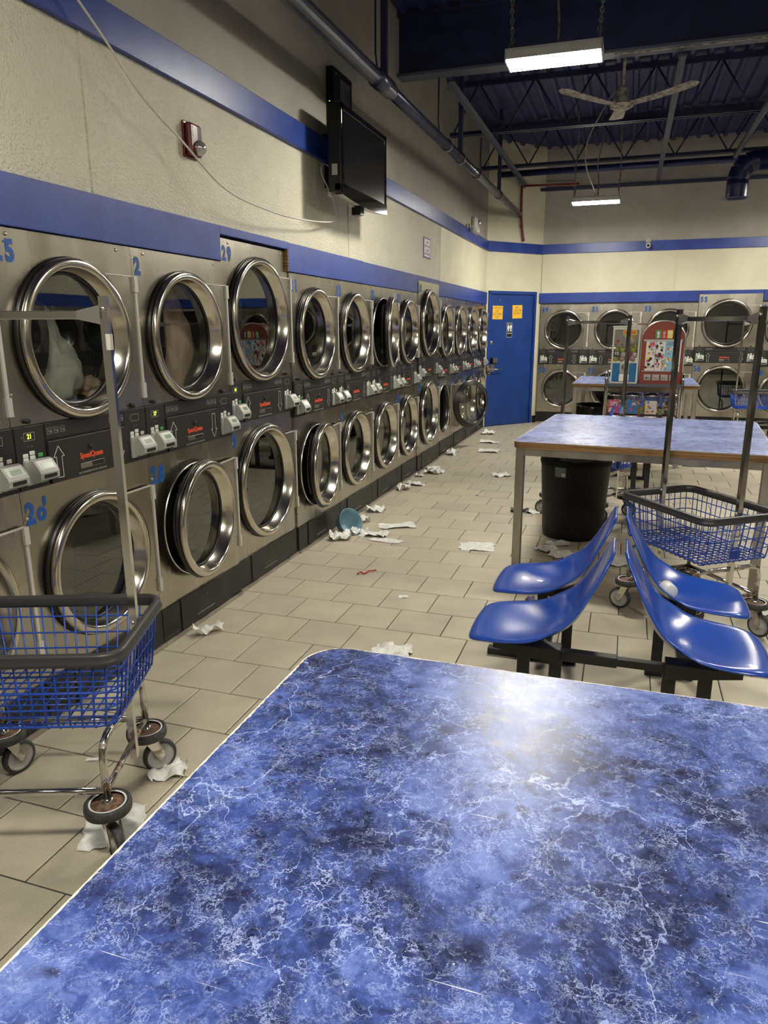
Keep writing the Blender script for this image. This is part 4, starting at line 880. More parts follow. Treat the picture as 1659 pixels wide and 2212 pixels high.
# ------------------------------------------------------------------ vending rack and machines
VX, VY = 0.215, 9.10
t = thing('vending_rack', 'chrome tube rack carrying vending machines before the farthest table', 'rack', (VX, VY, 0))
for sx in (-1, 1):
    x = sx * 0.415
    MB().tube([(x, -0.20, 0.04), (x, -0.20, 1.00), (x, -0.19, 1.055), (x, -0.15, 1.075), (x, 0.15, 1.075), (x, 0.19, 1.055), (x, 0.20, 1.00), (x, 0.20, 0.04)], 0.016, 10).build('side_hoop', 'chrome', t)
    for sy in (-1, 1):
        bm = bmesh.new(); bmesh.ops.create_uvsphere(bm, u_segments=14, v_segments=10, radius=0.028)
        me = bpy.data.meshes.new('ball_caster'); bm.to_mesh(me); bm.free()
        for p in me.polygons: p.use_smooth = True
        obj('ball_caster', me, 'chrome', t, (x, sy * 0.20, 0.028))
MB().bbox(-0.41, 0.41, -0.20, 0.20, 0.925, 0.962, 0.003).build('upper_shelf', 'steel_grey_paint', t)
MB().bbox(-0.41, 0.41, -0.18, 0.18, 0.44, 0.46, 0.003).build('lower_shelf', 'p_mar', t)
def V(mb, x, z, w, h, y): return mb.box(x - w / 2, x + w / 2, y - 0.0012, y, z - h / 2, z + h / 2)
# blue capsule machine
t = thing('capsule_machine', 'tall blue and cream capsule vending machine with toy balls', 'vending machine', (VX - 0.228, VY - 0.03, 0.962))
MB().bbox(-0.150, 0.150, -0.15, 0.15, 0.0, 0.018, 0.003).build('base', 'machine_cream', t)
MB().bbox(-0.143, 0.143, -0.143, 0.143, 0.018, 0.235, 0.003).build('cabinet', 'machine_blue', t)
mb = MB()
for a in (-0.141, 0.141):
    for b in (-0.141, 0.141): mb.box(a - 0.009, a + 0.009, b - 0.009, b + 0.009, 0.018, 0.635)
mb.box(-0.15, 0.15, -0.152, 0.15, 0.232, 0.245); mb.box(-0.15, 0.15, -0.152, -0.13, 0.605, 0.635); mb.build('corner_trim', 'machine_cream', t)
mb = MB(); mb.bbox(-0.157, 0.157, -0.157, 0.157, 0.632, 0.650, 0.004); mb.build('lid', 'machine_cream', t)
MB().box(-0.138, 0.138, -0.142, -0.138, 0.245, 0.61).build('window', 'clear_plastic', t)
MB().bbox(-0.055, 0.055, -0.150, -0.142, 0.115, 0.235, 0.003).build('coin_mechanism', 'steel_bright', t)
MB().lathe([(0.032, -0.150), (0.032, -0.158), (0.0, -0.16)], (0, 0, 0.185), 'y', 20).build('coin_dial', 'steel_leg', t)
MB().bbox(-0.055, 0.055, -0.165, -0.142, 0.022, 0.110, 0.012).build('dispense_chute', 'cup_white', t)
random.seed(3); cols = ['p_lim', 'p_lim', 'p_wht', 'p_skin', 'p_red', 'p_yel', 'p_gry', 'p_lim', 'p_wht', 'p_skin', 'p_lim', 'p_red']
bmx = bmesh.new(); bmesh.ops.create_uvsphere(bmx, u_segments=14, v_segments=10, radius=0.0295); ball_me = bpy.data.meshes.new('toy_ball'); bmx.to_mesh(ball_me); bmx.free()
for p in ball_me.polygons: p.use_smooth = True
bx = Vector(t.location)
nb = 0
for r_i in range(4):
    for c_i in range(4):
        me = ball_me.copy(); me.materials.append(MATS[cols[(r_i * 5 + c_i * 3) % 12]])
        o = bpy.data.objects.new('toy_ball', me); col.objects.link(o)
        o.location = bx + Vector((-0.096 + 0.062 * c_i + (0.012 if r_i % 2 else -0.004), -0.102 + 0.004 * ((r_i + c_i) % 2), 0.276 + 0.051 * r_i))
        tag(o, '%s toy ball, %s, %s from left, in the capsule machine' % ({'p_lim': 'lime', 'p_wht': 'white', 'p_skin': 'beige', 'p_red': 'red', 'p_yel': 'yellow', 'p_gry': 'grey'}[cols[(r_i * 5 + c_i * 3) % 12]], ('lowest row', 'second row', 'third row', 'top row')[r_i], ('first', 'second', 'third', 'fourth')[c_i]), 'toy ball', 'toy balls in the capsule machine')
mb = MB(); V(mb, -0.0, 0.525, 0.27, 0.15, -0.134); cd = mb.build('display_card', 'p_gry', t)
random.seed(11)
pal = list(PAL)
for k in range(14):
    mb = MB(); x_, z_ = random.uniform(-0.11, 0.11), random.uniform(0.465, 0.585); pts = [(x_ + random.uniform(0.6, 1.1) * 0.026 * cos(a), z_ + random.uniform(0.6, 1.1) * 0.02 * sin(a)) for a in [i * pi / 4 for i in range(8)]]
    mb.prism(pts, -0.137 - 0.0001 * k, -0.1352, 'xz'); mb.build('card_print', random.choice(['p_gry', 'p_yel', 'p_wht', 'p_red', 'p_lim', 'p_org', 'p_pnk', 'p_gry']), t)
mb = MB(); V(mb, 0.035, 0.575, 0.15, 0.055, -0.1387); mb.build('card_print', 'p_yel', t); mb = MB(); V(mb, 0.035, 0.575, 0.125, 0.035, -0.1392); mb.build('card_print', 'p_org', t)
mb = MB(); V(mb, -0.095, 0.345, 0.075, 0.075, -0.1435); mb.build('price_card', 'p_blk', t)
mb = MB(); text_mb(mb, 'V2', 0.045, Matrix(((1, 0, 0, -0.095), (0, 0, -1, -0.145), (0, 1, 0, 0.338), (0, 0, 0, 1))), 0.0002, 0.001); text_mb(mb, 'VENDING', 0.012, Matrix(((1, 0, 0, -0.095), (0, 0, -1, -0.145), (0, 1, 0, 0.370), (0, 0, 0, 1))), 0.0002); mb.build('price_print', 'p_wht', t)
# red arched sticker machine
t = thing('sticker_machine', 'red arch-topped sticker and tattoo vending machine', 'vending machine', (VX + 0.168, VY - 0.02, 0.962))
P = [(-0.232, 0.0), (0.232, 0.0), (0.232, 0.50)] + [(0.232 * cos(a), 0.50 + 0.205 * sin(a)) for a in [pi * i / 16 for i in range(1, 16)]] + [(-0.232, 0.50)]
MB().prism(P, -0.14, 0.14, 'xz').build('cabinet', 'machine_red', t)
MB().tube([(a, -0.14, b) for a, b in P[1:]] + [(P[0][0], -0.14, P[0][1])], 0.009, 8).build('edge_trim', 'steel_bright', t)
mb = MB(); mb.box(-0.205, 0.205, -0.150, -0.14, 0.478, 0.498); mb.box(-0.205, 0.205, -0.150, -0.14, 0.140, 0.150); mb.build('card_rail', 'steel_bright', t)
cardx = [(-0.125, 'p_wht'), (-0.020, 'p_wht'), (0.082, 'p_sky'), (0.165, 'p_wht')]
for k, (cx_, cm_) in enumerate(cardx):
    mb = MB(); w_ = (0.100, 0.100, 0.100, 0.064)[k]; mb.box(cx_ - w_ / 2, cx_ + w_ / 2, -0.1445, -0.1405, 0.150, 0.478); mb.build('sticker_card', cm_, t)
random.seed(5)
for k in range(90):
    ci = random.choice((0, 0, 1, 1, 2, 3)); cx_ = cardx[ci][0]; w_ = (0.04, 0.04, 0.04, 0.022)[ci]; x_ = cx_ + random.uniform(-w_, w_); z_ = random.uniform(0.172, 0.458); s_ = random.uniform(0.009, 0.021)
    pts = [(x_ + s_ * random.uniform(0.55, 1.2) * cos(a), z_ + s_ * random.uniform(0.55, 1.2) * sin(a)) for a in [i * pi / 4 for i in range(8)]]
    mb = MB(); mb.prism(pts, -0.1462 - 0.00004 * k, -0.1445, 'xz')
    mb.build('sticker', random.choice({0: ['p_blk', 'p_red', 'p_yel', 'p_skin', 'p_pnk', 'p_blk', 'p_gry'], 1: ['p_blk', 'p_skin', 'p_gry', 'p_pnk', 'p_tan', 'p_blk'], 2: ['p_wht', 'p_yel', 'p_org', 'p_pnk', 'p_wht'], 3: ['p_blk', 'p_gry', 'p_blk']}[ci]), t)
mb = MB(); text_mb(mb, 'Tattooz', 0.034, Matrix(((1, 0, 0, -0.035), (0, 0, -1, -0.149), (0, 1, 0, 0.315), (0, 0, 0, 1))), 0.0002, 0.001, 0.85); mb.build('card_lettering', 'p_blk', t)
mb = MB(); text_mb(mb, 'Awesome', 0.019, Matrix(((1, 0, 0, 0.082), (0, 0, -1, -0.149), (0, 1, 0, 0.460), (0, 0, 0, 1))), 0.0002, 0.0004, 0.8); text_mb(mb, 'Stickers', 0.019, Matrix(((1, 0, 0, 0.082), (0, 0, -1, -0.149), (0, 1, 0, 0.440), (0, 0, 0, 1))), 0.0002, 0.0004, 0.8); mb.build('card_lettering', 'purple_ink', t)
for k, c_ in enumerate(('p_grn', 'p_red', 'p_yel', 'p_blk')):
    mb = MB(); mb.box(-0.085 + 0.062 * k, -0.028 + 0.062 * k, -0.1425, -0.14, 0.510, 0.600); cc = mb.build('picture_card', c_, t)
    mb = MB(); x_ = -0.056 + 0.062 * k; mb.prism([(x_ - 0.012, 0.515), (x_ + 0.014, 0.520), (x_ + 0.006, 0.55), (x_ + 0.016, 0.575), (x_ - 0.004, 0.592), (x_ - 0.016, 0.57), (x_ - 0.006, 0.545)], -0.1432, -0.1425, 'xz'); mb.build('card_figure', 'p_wht' if k != 1 else 'p_skin', t)
for k in range(4):
    mb = MB(); x_ = -0.140 + 0.092 * k; mb.bbox(x_ - 0.040, x_ + 0.040, -0.152, -0.14, 0.040, 0.108, 0.003); mb.build('coin_slide', 'steel_bright', t)
    mb = MB(); mb.bbox(x_ - 0.022, x_ + 0.022, -0.168, -0.152, 0.060, 0.078, 0.003); mb.build('push_tab', 'steel_leg', t)
# row of four gumball machines on the lower shelf
gum = [('gumball machine with a pink bubble gum card', 'p_pnk', ['p_org', 'p_yel', 'p_red', 'p_grn', 'p_wht'], 'DUBBLE|BUBBLE'), ('gumball machine with a blue card and orange gumballs', 'p_blu', ['p_org', 'p_org', 'p_wht', 'p_grn', 'p_yel'], ''),
       ('gumball machine with a pale candy card', 'p_wht', ['p_tan', 'p_lim', 'p_skin', 'p_org', 'p_yel'], ''), ('gumball machine with black and gold jewellery card', 'p_blk', ['p_wht', 'p_gry', 'p_skin', 'p_wht'], '')]
bmx = bmesh.new(); bmesh.ops.create_icosphere(bmx, subdivisions=2, radius=0.013); gv = [v.co.copy() for v in bmx.verts]; gf = [tuple(v.index for v in f.verts) for f in bmx.faces]; bmx.free()
for k, (lab, cm_, gc, txt) in enumerate(gum):
    gx = VX - 0.315 + 0.207 * k
    t = thing('gumball_machine', lab + ' on the lower shelf of the rack', 'vending machine', (gx, VY - 0.05, 0.46), 0, 'gumball machines on the vending rack')
    MB().bbox(-0.092, 0.092, -0.09, 0.09, 0.0, 0.135, 0.006).build('base', 'p_mar', t)
    MB().bbox(-0.065, 0.065, -0.098, -0.088, 0.02, 0.128, 0.004).build('coin_plate', 'machine_cream', t)
    MB().bbox(-0.028, 0.028, -0.112, -0.096, 0.07, 0.125, 0.006).build('coin_knob', 'steel_bright', t)
    MB().bbox(-0.088, 0.088, -0.086, 0.086, 0.135, 0.355, 0.012).build('globe', 'clear_plastic', t)
    mb = MB(); mb.lathe([(0.0, 0.395), (0.04, 0.392), (0.085, 0.375), (0.096, 0.357), (0.09, 0.352), (0.0, 0.352)], n=28); mb.build('lid', 'chrome', t)
    random.seed(20 + k); per = {}
    for q in range(150):
        c_ = random.choice(gc); per.setdefault(c_, MB())
        z_ = random.uniform(0.15, 0.30 if k < 2 else 0.27); x_ = random.choice((-1, 1)) * random.uniform(0.04, 0.072) if q % 3 else random.uniform(-0.07, 0.07); y_2 = random.uniform(-0.068, 0.06)
        per[c_].add(gv, gf, True, Matrix.Translation((x_, y_2, z_)))
    for c_, mb in per.items(): stuff(mb.build('gumballs', c_, t))
    w_ = 0.125 if k != 3 else 0.11
    MB().box(-w_ / 2, w_ / 2, -0.0845, -0.083, 0.15, 0.305).build('flavour_card', cm_, t)
    random.seed(40 + k)
    for q in range(7):
        mb = MB(); x_, z_ = random.uniform(-0.045, 0.045), random.uniform(0.165, 0.24 if txt else 0.29); s_ = random.uniform(0.009, 0.016)
        mb.prism([(x_ + s_ * 1.3 * cos(a), z_ + s_ * sin(a)) for a in [i * pi / 5 for i in range(10)]], -0.0852 - 0.0001 * q, -0.0845, 'xz'); mb.build('card_print', random.choice([['p_wht', 'p_pnk', 'p_mar', 'p_skin'], ['p_pnk', 'p_wht', 'p_org', 'p_sky'], ['p_blu', 'p_yel', 'p_pnk', 'p_red', 'p_org'], ['p_yel', 'p_tan', 'p_wht']][k]), t)
    if txt:
        mb = MB()
        for q, wd_ in enumerate(txt.split('|')): text_mb(mb, wd_, 0.030, Matrix(((1, 0, 0, 0), (0, 0, -1, -0.0865), (0, 1, 0, 0.275 - 0.027 * q), (0, 0, 0, 1))), 0.0002, 0.0006, 0.78)
        mb.build('card_lettering', 'p_wht', t)

# ------------------------------------------------------------------ television, set-top box, cable
TX = -1.93
t = thing('television', 'black flat television mounted on the left wall over the upper band', 'television', (TX, 5.435, 2.77))
MB().bbox(-0.10, 0.0, -0.485, 0.485, -0.265, 0.285, 0.010).build('case', 'tv_black', t)
mb = MB(); mb.bbox(-0.006, 0.006, -0.485, -0.445, -0.27, 0.285, 0.003); mb.bbox(-0.006, 0.006, 0.445, 0.485, -0.27, 0.285, 0.003); mb.bbox(-0.006, 0.006, -0.485, 0.485, 0.245, 0.285, 0.003)
K = 20; vs_ = []
for i in range(K + 1):
    v = -1 + 2 * i / K; zb = -0.285 - 0.024 * (1 - v * v)
    for xx in (-0.05, 0.008): vs_ += [(xx, v * 0.485, -0.215), (xx, v * 0.485, zb)]
fs = []
for i in range(K): a, b = 4 * i, 4 * i + 4; fs += [(a, b, b + 1, a + 1), (a + 2, a + 3, b + 3, b + 2), (a + 1, b + 1, b + 3, a + 3), (a, a + 2, b + 2, b)]
fs += [(0, 1, 3, 2), (4 * K, 4 * K + 2, 4 * K + 3, 4 * K + 1)]
mb.add(vs_, fs); mb.build('bezel', 'tv_gloss', t)
MB().box(0.0, 0.0025, -0.447, 0.447, -0.218, 0.248).build('screen', 'tv_screen', t)
MB().box(-0.07, -0.03, -0.4865, -0.485, -0.16, -0.09).build('rating_sticker', 'p_gry', t)
mb = MB(); mb.box(-0.245, -0.10, -0.10, 0.10, -0.10, 0.12); mb.box(-0.262, -0.235, -0.18, 0.18, -0.18, 0.18); mb.box(-0.12, -0.05, 0.02, 0.10, -0.345, -0.29); mb.build('wall_mount', 'tv_black', t)
t = thing('set_top_box', 'black cable box standing on end behind the television', 'cable box', (-2.19, 5.53, 3.23))
MB().bbox(0.0, 0.055, -0.19, 0.19, -0.20, 0.18, 0.004).build('case', 'tv_black', t)
MB().box(0.0552, 0.0562, -0.06, 0.14, -0.16, 0.13).build('vent_plate', 'steel_grey_paint', t)
mb = MB()
for a in (-0.17, 0.17):
    for b in (-0.18, 0.16): mb.lathe([(0.018, 0.055), (0.016, 0.066), (0, 0.066)], (0, a * 0.9, b * 0.9), 'x', 12)
mb.build('foot', 'black_rubber', t)
mb = MB(); mb.box(0.02, 0.028, -0.1912, -0.19, -0.05, -0.045); mb.build('status_light', 'digit_lit', t)
def smooth_path(P, k=8):
    P = [Vector(p) for p in P]; out = []
    for i in range(len(P) - 1):
        a, b, c_, d = P[max(i - 1, 0)], P[i], P[i + 1], P[min(i + 2, len(P) - 1)]
        for q in range(k):
            s_ = q / k; out.append(0.5 * (2 * b + (c_ - a) * s_ + (2 * a - 5 * b + 4 * c_ - d) * s_ ** 2 + (3 * b - a - 3 * c_ + d) * s_ ** 3))
    out.append(P[-1]); return out
cab = smooth_path([(-2.13, 2.25, 3.10), (-2.11, 2.62, 2.845), (-2.10, 2.775, 2.735), (-2.10, 2.99, 2.59), (-2.10, 3.29, 2.47), (-2.07, 3.62, 2.312), (-2.06, 4.08, 2.27), (-2.08, 4.55, 2.283), (-2.10, 5.04, 2.325), (-2.12, 5.28, 2.37), (-2.13, 5.34, 2.42), (-2.13, 5.28, 2.50), (-2.11, 5.19, 2.535)])
tag(MB().tube(cab, 0.0052, 6).build('cable', 'cable_white'), 'long white cable sagging across the left wall to the television', 'cable')
cab = smooth_path([(-2.11, 5.19, 2.535), (-2.10, 5.10, 2.57), (-2.11, 5.03, 2.64), (-2.12, 5.06, 2.70), (-2.13, 5.16, 2.725), (-2.14, 5.32, 2.715)])
o = MB().tube(cab, 0.0045, 6).build('cable', 'cable_white'); tag(o, 'short white power cable looped at the left edge of the television', 'cable')
MB().bbox(-2.125, -2.095, 5.17, 5.215, 2.515, 2.55, 0.004).build('plug', 'cable_white', o)

# fire alarm
t = thing('fire_alarm', 'dark red fire alarm strobe on the textured left wall', 'fire alarm', (-2.184, 3.485, 2.52))
MB().bbox(0, 0.012, -0.062, 0.062, -0.085, 0.082, 0.004).build('back_plate', 'alarm_red', t)
MB().bbox(0.01, 0.045, -0.055, 0.055, -0.075, 0.075, 0.012).build('housing', 'alarm_red', t)
mb = MB(); text_mb(mb, 'F\nI\nR\nE', 0.017, facing(0.046, -0.030, 0.027), 0.0004, 0.0003, 0.9); mb.build('lettering', 'sign_white', t)
mb = MB()
for k in range(9): mb.box(0.044, 0.0475, 0.012, 0.048, 0.005 + k * 0.0068, 0.0085 + k * 0.0068)
stuff(mb.build('sounder_grille', 'alarm_lens', t))
bm = bmesh.new(); bmesh.ops.create_uvsphere(bm, u_segments=20, v_segments=14, radius=0.036); me = bpy.data.meshes.new('strobe_lens'); bm.to_mesh(me); bm.free()
for p in me.polygons: p.use_smooth = True
o = obj('strobe_lens', me, 'alarm_lens', t, (0.048, 0.018, -0.035))
# framed notice
t = thing('wall_notice', 'small framed paper notice on the left wall past the television', 'notice', (-2.184, 8.145, 2.448))
MB().bbox(0, 0.006, -0.145, 0.145, -0.108, 0.108, 0.002).build('frame', 'purple_ink', t)
MB().box(0.005, 0.0072, -0.118, 0.118, -0.090, 0.092).build('paper', 'paper_white', t)
mb = MB()
for tx, zz in (('PLEASE', 0.058), ('DO NOT LEAVE', 0.018), ('CLOTHES', -0.025), ('UNATTENDED', -0.062)): text_mb(mb, tx, 0.036, facing(0.0074, 0, zz), 0.0002, 0.001, 0.85)
mb.build('lettering', 'purple_ink', t)
# emergency light and cameras
t = thing('emergency_light', 'white emergency lamp on the left wall above the far band', 'lamp', (-2.192, 10.72, 3.02))
MB().bbox(0, 0.06, -0.17, 0.17, -0.075, 0.075, 0.02).build('housing', 'lamp_grey', t)
MB().lathe([(0.0, 0.10), (0.045, 0.09), (0.055, 0.06), (0.05, 0.05)], (0, 0.06, 0.01), 'x', 20).build('lamp_head', 'alarm_lens', t)
def camera_thing(label, loc, rz):
    t = thing('security_camera', label, 'camera', loc, rz)
    MB().lathe([(0.0, 0.012), (0.035, 0.010), (0.04, 0.0)], axis='x', n=16).build('mount', 'lamp_grey', t)
    MB().tube([(0.0, 0, 0), (0.05, 0, -0.005), (0.06, 0, -0.03)], 0.012, 8).build('arm', 'lamp_grey', t)
    M = Matrix.Translation((0.06, 0, -0.05)) @ Matrix.Rotation(rad(25), 4, 'Y')
    MB().lathe([(0.0, -0.05), (0.032, -0.045), (0.036, 0.0), (0.036, 0.075), (0.03, 0.08), (0.024, 0.07), (0.0, 0.068)], axis='x', n=18, M=M).build('camera_body', 'lamp_grey', t)
    MB().lathe([(0.020, 0.071), (0.0, 0.073)], axis='x', n=14, M=M).build('lens', 'black_plastic', t)
camera_thing('small white security camera on the left wall band near the corner', (-2.155, 10.25, 2.93), 0.5)
camera_thing('small white security camera on the back wall band', (0.195, 12.65, 2.90), -pi / 2)

# ------------------------------------------------------------------ ceiling services
t = thing('drain_pipe', 'long dark pipe hung along the left wall under the roof', 'pipe')
PXc = -1.77
def pz(y): return 3.262 + (y - 5.4) * 0.0085
MB().tube([(PXc, -3.0, pz(-3.0)), (PXc, 5.22, pz(5.22))], 0.052, 16).build('pipe_run', 'pipe_navy', t)
MB().tube([(PXc, 5.22, pz(5.22)), (PXc, 5.50, pz(5.5))], 0.062, 16).build('coupling', 'pipe_navy', t)
MB().tube([(PXc, 5.50, pz(5.5)), (PXc, 12.28, pz(12.28))], 0.045, 16).build('pipe_run', 'pipe_navy', t)
for y in (5.52, 7.3, 7.9, 8.75, 10.27): MB().tube([(PXc, y - 0.04, pz(y)), (PXc, y + 0.04, pz(y))], 0.054, 16).build('pipe_ring', 'pipe_navy', t)
for y, tp in ((5.40, 4.33), (7.89, 4.33), (10.27, 4.33)): MB().bbox(PXc - 0.022, PXc + 0.022, y - 0.022, y + 0.022, pz(y) + 0.03, tp, 0.003).build('strut', 'beam_navy', t)
for y, tp in ((5.36, 4.33), (7.16, 3.82), (9.22, 3.77)): MB().tube([(PXc - 0.05, y, tp), (PXc - 0.055, y + 0.01, pz(y) + 0.2), (PXc - 0.03, y, pz(y) + 0.04)], 0.007, 6).build('hanger_rod', 'beam_navy', t)
tag(MB().tube([(-2.05, 11.75, 3.83), (4.3, 11.75, 3.83)], 0.045, 14).build('pipe', 'duct_blue'), 'blue horizontal pipe running under the far joists', 'pipe')
t = thing('sprinkler_pipe', 'thin red pipe coming down the slanted corner wall', 'pipe')
MB().tube(smooth_path([tuple(MC @ Vector((0.62, 0.05, 3.74))), tuple(MC @ Vector((0.63, 0.05, 3.3))), tuple(MC @ Vector((0.70, 0.05, 2.93)))]), 0.018, 8).build('riser', 'red_pipe', t)
MB().tube([tuple(MC @ Vector((0.62, 0.05, 3.74))), (-0.9, 12.45, 3.76)], 0.016, 8).build('branch', 'red_pipe', t)
MB().lathe([(0.022, -0.02), (0.026, -0.01), (0.026, 0.01), (0.022, 0.02)], tuple(MC @ Vector((0.645, 0.05, 3.15))), 'z', 12).build('coupling', 'red_pipe', t)
# fan
t = thing('fan', 'dusty white three-bladed ceiling fan before the corrugated roof', 'fan', (-0.215, 7.74, 3.60))
MB().tube([(0, 0, 0.10), (0, 0, 0.74)], 0.014, 8).build('down_rod', 'dusty_white', t)
MB().lathe([(0.0, -0.035), (0.075, -0.035), (0.105, -0.02), (0.112, 0.0), (0.105, 0.02), (0.06, 0.045), (0.055, 0.13), (0.035, 0.15), (0.0, 0.15)], n=32).build('motor', 'dusty_white', t)
MB().lathe([(0.113, -0.004), (0.116, 0.0), (0.113, 0.004)], n=32).build('motor_band', 'black_plastic', t)
for a in (222, 334, 96):
    M = Matrix.Rotation(rad(a), 4, 'Z'); K = 14; vs_ = []
    for i in range(K + 1):
        s_ = i / K; r = 0.10 + 0.60 * s_; hw = 0.050 + 0.022 * s_ if s_ < 0.92 else 0.050 + 0.022 * 0.92 - 0.045 * (s_ - 0.92) / 0.08
        for v in (-1, 1):
            for dz in (0.0, 0.006): vs_.append((r, v * hw, -0.005 + 0.05 * s_ ** 1.5 + -v * hw * 0.06 + dz))
    fs = []
    for i in range(K):
        p, q = 4 * i, 4 * i + 4; fs += [(p, q, q + 2, p + 2), (p + 1, p + 3, q + 3, q + 1), (p, p + 1, q + 1, q), (p + 2, q + 2, q + 3, p + 3)]
    fs += [(0, 2, 3, 1), (4 * K, 4 * K + 1, 4 * K + 3, 4 * K + 2)]
    MB().add(vs_, fs, False, M).build('blade', 'dusty_white', t)
o = MB().tube(smooth_path([(-0.225, 7.74, 3.76), (-0.36, 8.1, 3.73), (-0.58, 8.9, 3.56), (-0.62, 9.6, 3.44), (-0.56, 10.4, 3.33), (-0.54, 10.70, 3.285)]), 0.008, 6).build('cable', 'dusty_chain'); tag(o, 'dusty cable drooping from the fan towards the far lamp', 'cable')
o = MB().tube(smooth_path([(-0.28, 7.04, 3.81), (0.0, 7.0, 3.79), (0.3, 7.02, 3.80), (0.8, 7.02, 3.80), (2.0, 7.02, 3.80)]), 0.006, 6).build('cable', 'dusty_white'); tag(o, 'thin pale cable under the girder beside the fan', 'cable')
# duct
t = thing('air_duct', 'dark blue round air duct elbow with flared mouth under the roof', 'duct')
DX, DY = 1.145, 10.5
MB().lathe([(0.125, 0.0), (0.125, 0.14), (0.127, 0.145), (0.127, 0.155), (0.125, 0.16), (0.125, 0.22)], (DX, DY, 3.145), 'z', 32).build('drop', 'duct_blue', t)
MB().lathe([(0.118, 0.02), (0.125, 0.004), (0.172, -0.004), (0.174, -0.008), (0.118, -0.004), (0.112, 0.2)], (DX, DY, 3.145), 'z', 32).build('mouth', 'duct_blue', t)
for k in range(3):
    pts = []
    for i in range(2):
        a = pi - (k + i) * (pi / 2) / 3; pts.append((DX + 0.20 + 0.20 * cos(a), DY, 3.36 + 0.20 * sin(a)))
    P2 = [Vector(pts[0]), Vector(pts[1])]; d = (P2[1] - P2[0]).normalized(); MB().tube([P2[0] - d * 0.012, P2[0], P2[1], P2[1] + d * 0.012], 0.126, 28).build('elbow_gore', 'duct_blue', t)
MB().tube([(DX + 0.20, DY, 3.56), (4.3, DY, 3.56)], 0.125, 28).build('duct_run', 'duct_blue', t)

# ------------------------------------------------------------------ litter
def sheet(name, label, x, y, w, l, rz, crump=0.02, seed=0, m_='tissue', cat='litter', group='dryer sheets on the floor', z=0.0):
    n = 12; vs_ = []; o = Vector((seed * 3.7, seed * 1.9, 0))
    for i in range(n + 1):
        for j in range(n + 1):
            u, v = -0.5 + i / n, -0.5 + j / n; p = Vector((u * 3.2, v * 3.2, 0)) + o
            e = 0.10 * noise.noise(p * 1.6 + Vector((9, 0, 0))); e2 = 0.10 * noise.noise(p * 1.6 + Vector((0, 9, 0)))
            h = crump * max(0, 0.35 + 1.1 * noise.noise(p * 0.9) + 0.6 * abs(noise.noise(p * 2.2))) * (1 if crump > 0.012 else 0.6)
            vs_.append(((u + e) * w * (1 - 0.1 * abs(v)), (v + e2) * l, 0.0015 + h))
    fs = [(i * (n + 1) + j, (i + 1) * (n + 1) + j, (i + 1) * (n + 1) + j + 1, i * (n + 1) + j + 1) for i in range(n) for j in range(n)]
    ob = MB().add(vs_, fs, True).build(name, m_, None, (x, y, z), rz)
    return tag(ob, label, cat, group)
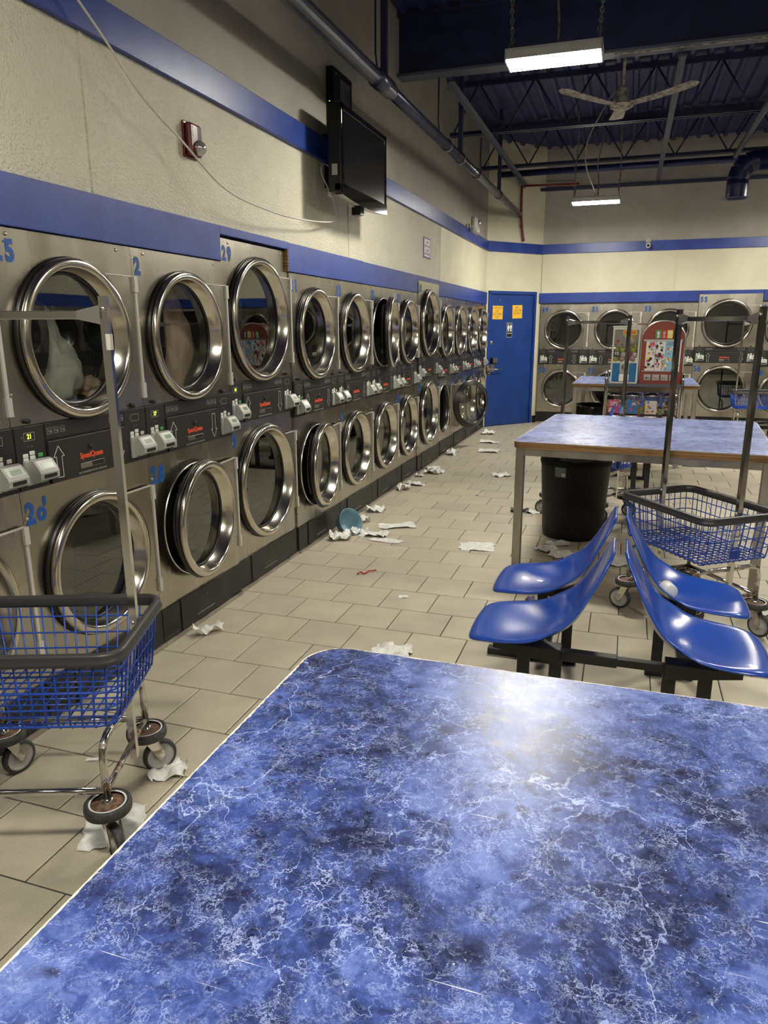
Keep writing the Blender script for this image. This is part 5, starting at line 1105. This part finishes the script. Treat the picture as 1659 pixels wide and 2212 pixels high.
S = [(-2.08, 5.93, .17, .12, .3, .05, 'crumpled white dryer sheet against the kick boards, beyond the blue bowl'), (-2.06, 5.53, .16, .12, 1.0, .06, 'crumpled white sheet just behind the tipped blue bowl'),
     (-2.02, 5.02, .17, .14, .4, .06, 'crumpled white sheet spilling in front of the tipped blue bowl'), (-1.93, 5.22, .14, .10, .1, .04, 'small white sheet beside the mouth of the blue bowl'),
     (-1.80, 5.19, .22, .12, .0, .03, 'long rumpled white sheet trailing from the blue bowl'), (-1.66, 5.08, .26, .10, -.05, .010, 'flat long white sheet lying nearest below the rumpled one'),
     (-1.70, 5.50, .30, .14, .5, .015, 'flat white sheet alone beyond the blue bowl on the aisle'), (-0.96, 5.13, .26, .20, .2, .016, 'large flat dryer sheet in mid aisle left of the table leg'),
     (-2.06, 3.14, .16, .07, .9, .05, 'twisted white tissue against the kick boards under dryer 28'), (-2.10, 6.86, .14, .14, .2, .07, 'crumpled white sheet at the kick boards below dryer 37'),
     (-2.00, 7.13, .20, .14, -.2, .03, 'white sheet on the aisle below dryer 37'), (-2.08, 7.55, .09, .08, 0, .03, 'small round white scrap near the kick boards'),
     (-2.06, 8.02, .16, .12, .3, .03, 'thin white sheet at the kick boards below dryer 39'), (-1.98, 7.79, .20, .17, -.4, .05, 'folded white sheet standing up below dryer 39'),
     (-2.06, 9.05, .15, .15, .3, .09, 'crumpled white ball by the kick boards below the open door'), (-1.94, 11.05, .20, .20, .2, .06, 'white crumpled sheet before the blue restroom door'),
     (-1.77, 10.2, .30, .16, .1, .02, 'flat white sheet two steps before the blue door'), (-1.64, 9.42, .28, .20, .0, .03, 'white sheet level with the open dryer door'),
     (-1.22, 7.87, .20, .17, .6, .03, 'white sheet on the aisle left of the far bench'), (-1.28, 6.86, .10, .03, .6, .01, 'narrow white paper strip in mid aisle'),
     (-0.39, 5.39, .18, .13, .1, .02, 'white sheet touching the front of the black trash can'), (-0.45, 5.20, .16, .15, .8, .03, 'wrinkled white sheet before the trash can, nearer the table leg'),
     (-0.31, 5.09, .22, .18, -.5, .03, 'largest wrinkled white sheet before the trash can'), (-0.69, 6.31, .14, .10, 0, .02, 'white sheet by the caster left of the trash can'),
     (0.08, 5.08, .22, .20, .3, .02, 'thin white sheet under the table beside the cart'), (0.84, 9.10, .26, .10, 0, .015, 'white sheet far off under the middle table'),
     (-1.02, 3.20, .20, .16, .1, .025, 'white sheet peeking over the far edge of the marbled table'), (0.86, 4.40, .24, .22, .3, .015, 'thin sheet by the right caster of the cart with shell seats'),
     (-1.505, 1.985, .13, .12, .4, .03, 'torn white tissue caught under the rear caster of the near cart'), (-1.50, 1.67, .21, .19, -1.05, .004, 'square white dryer sheet under the front caster of the near cart'),
     (-1.19, 3.975, .06, .045, .3, .006, 'small white paper scrap lying alone on the aisle tiles'), (-1.826, 1.96, .05, .02, .5, .006, 'tiny white scrap on the tile between the near cart wheels'), (-1.52, 1.93, .02, .015, 0, .004, 'tiny white crumb beside the rear caster of the near cart')]
for k, (x, y, w_, l_, rz, cr_, lab) in enumerate(S): sheet('dryer_sheet', lab, max(x, -2.14 + max(w_, l_) * 0.62), y, w_, l_, rz, cr_, k + 1)
sheet('dark_sock', 'black and pink sock on the floor left of the table leg', -0.80, 6.30, 0.17, 0.07, 0.25, 0.04, 50, 'p_blk', 'sock', None)
sheet('purple_scrap', 'small purple scrap on the floor under the left shell seats', -0.44, 4.13, 0.06, 0.04, 0.3, 0.03, 53, 'purple_ink', 'litter', None)
o = MB().tube(smooth_path([(-1.60, 4.27, 0.006), (-1.585, 4.30, 0.012), (-1.56, 4.29, 0.006), (-1.54, 4.33, 0.014), (-1.52, 4.36, 0.008), (-1.50, 4.37, 0.012)]), 0.005, 6).build('red_ribbon', 'p_red'); tag(o, 'twisted red ribbon lying on the aisle tiles', 'litter')
# tipped bowl
M = Matrix.Translation((-2.03, 5.20, 0.078)) @ Matrix.Rotation(rad(62), 4, Vector((0.5, 0.9, 0)).normalized())
o = MB().lathe([(0.0, -0.066), (0.055, -0.066), (0.075, -0.045), (0.095, 0.0), (0.108, 0.055), (0.112, 0.058), (0.109, 0.052), (0.096, 0.0), (0.075, -0.04), (0.052, -0.061), (0.0, -0.061)], n=36, M=M).build('plastic_bowl', 'bowl_blue')
tag(o, 'pale blue plastic bowl tipped on its side by the kick boards', 'bowl')
# paper cup on the seat
t = thing('paper_cup', 'small white paper cup with a spoon stick lying on a blue seat', 'cup', (0.245, 3.145, 0.506), rad(112))
MB().lathe([(0.0, -0.03), (0.028, -0.03), (0.030, -0.028), (0.033, 0.028), (0.0335, 0.0), (0.031, 0.032), (0.0, 0.0)][:4] + [(0.031, 0.028), (0.028, -0.026), (0, -0.026)], axis='x', n=28).build('cup_wall', 'cup_white', t)
MB().lathe([(0.0332, 0.024), (0.0345, 0.027), (0.0335, 0.031), (0.030, 0.029)], axis='x', n=28).build('cup_rim', 'cup_brown', t)
MB().tube([(0.0, 0.0, -0.012), (0.085, 0.0, 0.004)], 0.0032, 6).build('spoon_stick', 'cup_white', t)
